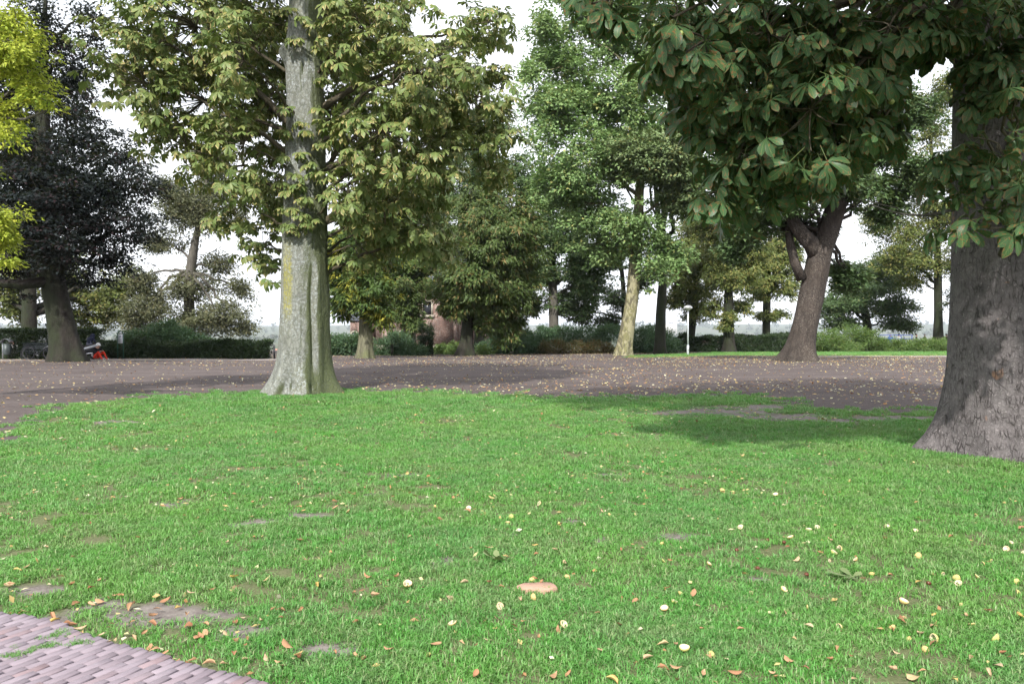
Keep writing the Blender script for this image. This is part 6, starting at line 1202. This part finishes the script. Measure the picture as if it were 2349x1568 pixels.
hp = [(1240, 1160), (1280, 1207), (1205, 1107), (1340, 1208), (1222, 1338), (1218, 1378), (1305, 1330), (1147, 1395), (1075, 1170), (1485, 1075), (935, 1350), (1395, 1185), (1455, 1185), (1520, 1253), (1520, 1292), (1560, 1370), (1545, 1390), (1525, 1405), (1780, 1140), (1855, 1222), (1875, 1215), (1905, 1290), (1930, 1265), (1910, 1275), (1965, 1290), (1815, 1240), (2035, 1213), (2100, 1222), (2110, 1282), (2195, 1335), (2200, 1345), (2310, 1265), (2320, 1252), (2160, 1320), (2145, 1320), (2070, 1390), (2000, 1325), (1930, 1445), (1850, 1400), (2085, 1472), (2150, 1470), (2120, 1498), (2270, 1290), (2260, 1300), (2240, 1330), (2335, 1340), (2340, 1365), (1795, 1360), (1740, 1385), (1700, 1215), (1110, 1183), (997, 1165), (1165, 1205), (1170, 1190), (2290, 1475), (1625, 1300), (1590, 1195), (1480, 1140), (1705, 1050), (1950, 1110), (1655, 1130), (1040, 1440), (980, 1505), (2230, 1440), (2050, 1450), (1570, 1500), (1625, 1510), (1290, 1440), (800, 1178), (700, 1100), (480, 1020)]
for i, (u, v) in enumerate(hp):
    q = G(u, v); s = rl_.uniform(.017, .028); o = bpy.data.objects.new('chestnut_husk', HM[i % 6]); link(o); o.location = (q[0], q[1], q[2] + .014); o.scale = (s,) * 3; o.rotation_euler = (rl_.gauss(.9, .8), rl_.gauss(0, .6), rl_.uniform(0, 6.28)); tag(o, 'split chestnut husk with pale pith' + where(q)[0], 'husk', 'chestnut husks ' + where(q)[1])
nm_ = MB(); nm_.lathe([(0, 0), (.8, .2), (1, .7), (.75, 1.3), (0, 1.5)], 12); nm_ = nm_.mesh('conker', M['conker_nut'], True)
for (u, v) in [(1798, 1250), (1760, 1245), (1738, 1310), (2130, 1345), (2030, 1240), (1690, 1268), (2270, 1410), (1850, 1325)]:
    q = G(u, v); o = bpy.data.objects.new('fallen_conker', nm_); link(o); o.location = (q[0], q[1], q[2] + .012); o.scale = (.016,) * 3; tag(o, 'glossy dark brown conker out of its husk in the grass', 'conker', 'bare conkers on the lawn')
M['flat_stone'] = plain('flat_stone', (0.36, 0.22, 0.16), .9, var=.2, scale=20); q = G(1232, 1353); m = MB(); g = np.random.default_rng(4); a = np.linspace(0, 2 * np.pi, 14, endpoint=False); rr_ = 1 + g.normal(0, .09, 14); ring_ = np.stack([.13 * rr_ * np.cos(a), .075 * rr_ * np.sin(a), 0 * a], -1)
m.add(np.concatenate([ring_ * 1.03 + [0, 0, -.03], ring_ + [0, 0, .02], ring_ * .9 + [0, 0, .03], [[0, 0, .032]]]), [[28 + i, 28 + (i + 1) % 14, 42] for i in range(14)], [[k * 14 + i, k * 14 + (i + 1) % 14, k * 14 + 14 + (i + 1) % 14, k * 14 + 14 + i] for k in (0, 1) for i in range(14)])
o = m.build('flat_stone', M['flat_stone'], None, True, (q[0], q[1], q[2])); tag(o, 'flat reddish brown stone sunk in the lawn', 'stone')
M['leaf_fresh'] = leaf_mat('leaf_fresh', (0.16, 0.22, 0.09), (0.22, 0.26, 0.12), None, 0, .2); fl_ = []
for k_, (u, v, lab) in enumerate([(1955, 1332, 'fallen green chestnut leaf of several leaflets lying flat among husks'), (1147, 1290, 'fallen pale green chestnut leaf with upturned narrow leaflets')]):
    V, F, L = palmate(80 + k_, [0, .25, .5, .75, .9, 1], 5, 1.0, .08); V[:, 2] = np.abs(V[:, 2]) * (.3 if k_ == 0 else .8); q = G(u, v); o = bpy.data.objects.new('green_leaf', np_mesh('green_leaf', V, [F], M['leaf_fresh'], {'lr': L[:, 2], 'luv': L}, True)); link(o); o.location = (q[0], q[1], q[2] + .03); o.rotation_euler = (0, 0, 1.2 + k_); o.scale = (.85,) * 3; tag(o, lab, 'leaf')

# ----------------------------------------------------------------------------
# air: far things fade to a pale blue
# ----------------------------------------------------------------------------
hz = NB('haze'); pv = hz.n('VolumePrincipled'); pv.inputs['Color'].default_value = (0.86, 0.92, 1.0, 1); pv.inputs['Density'].default_value = 0.00011; pv.inputs['Anisotropy'].default_value = 0.2
hz.l(pv.outputs[0], hz.out.inputs['Volume'])
m = MB(); m.box((0, 0, 0.0), (26000, 26000, 90.0)); hzo = m.build('haze', hz.m, None); hzo.location = (0, 0, 45 - 36.5); tag(hzo, 'thin pale blue haze lying over the far plain', 'haze', kind='stuff')
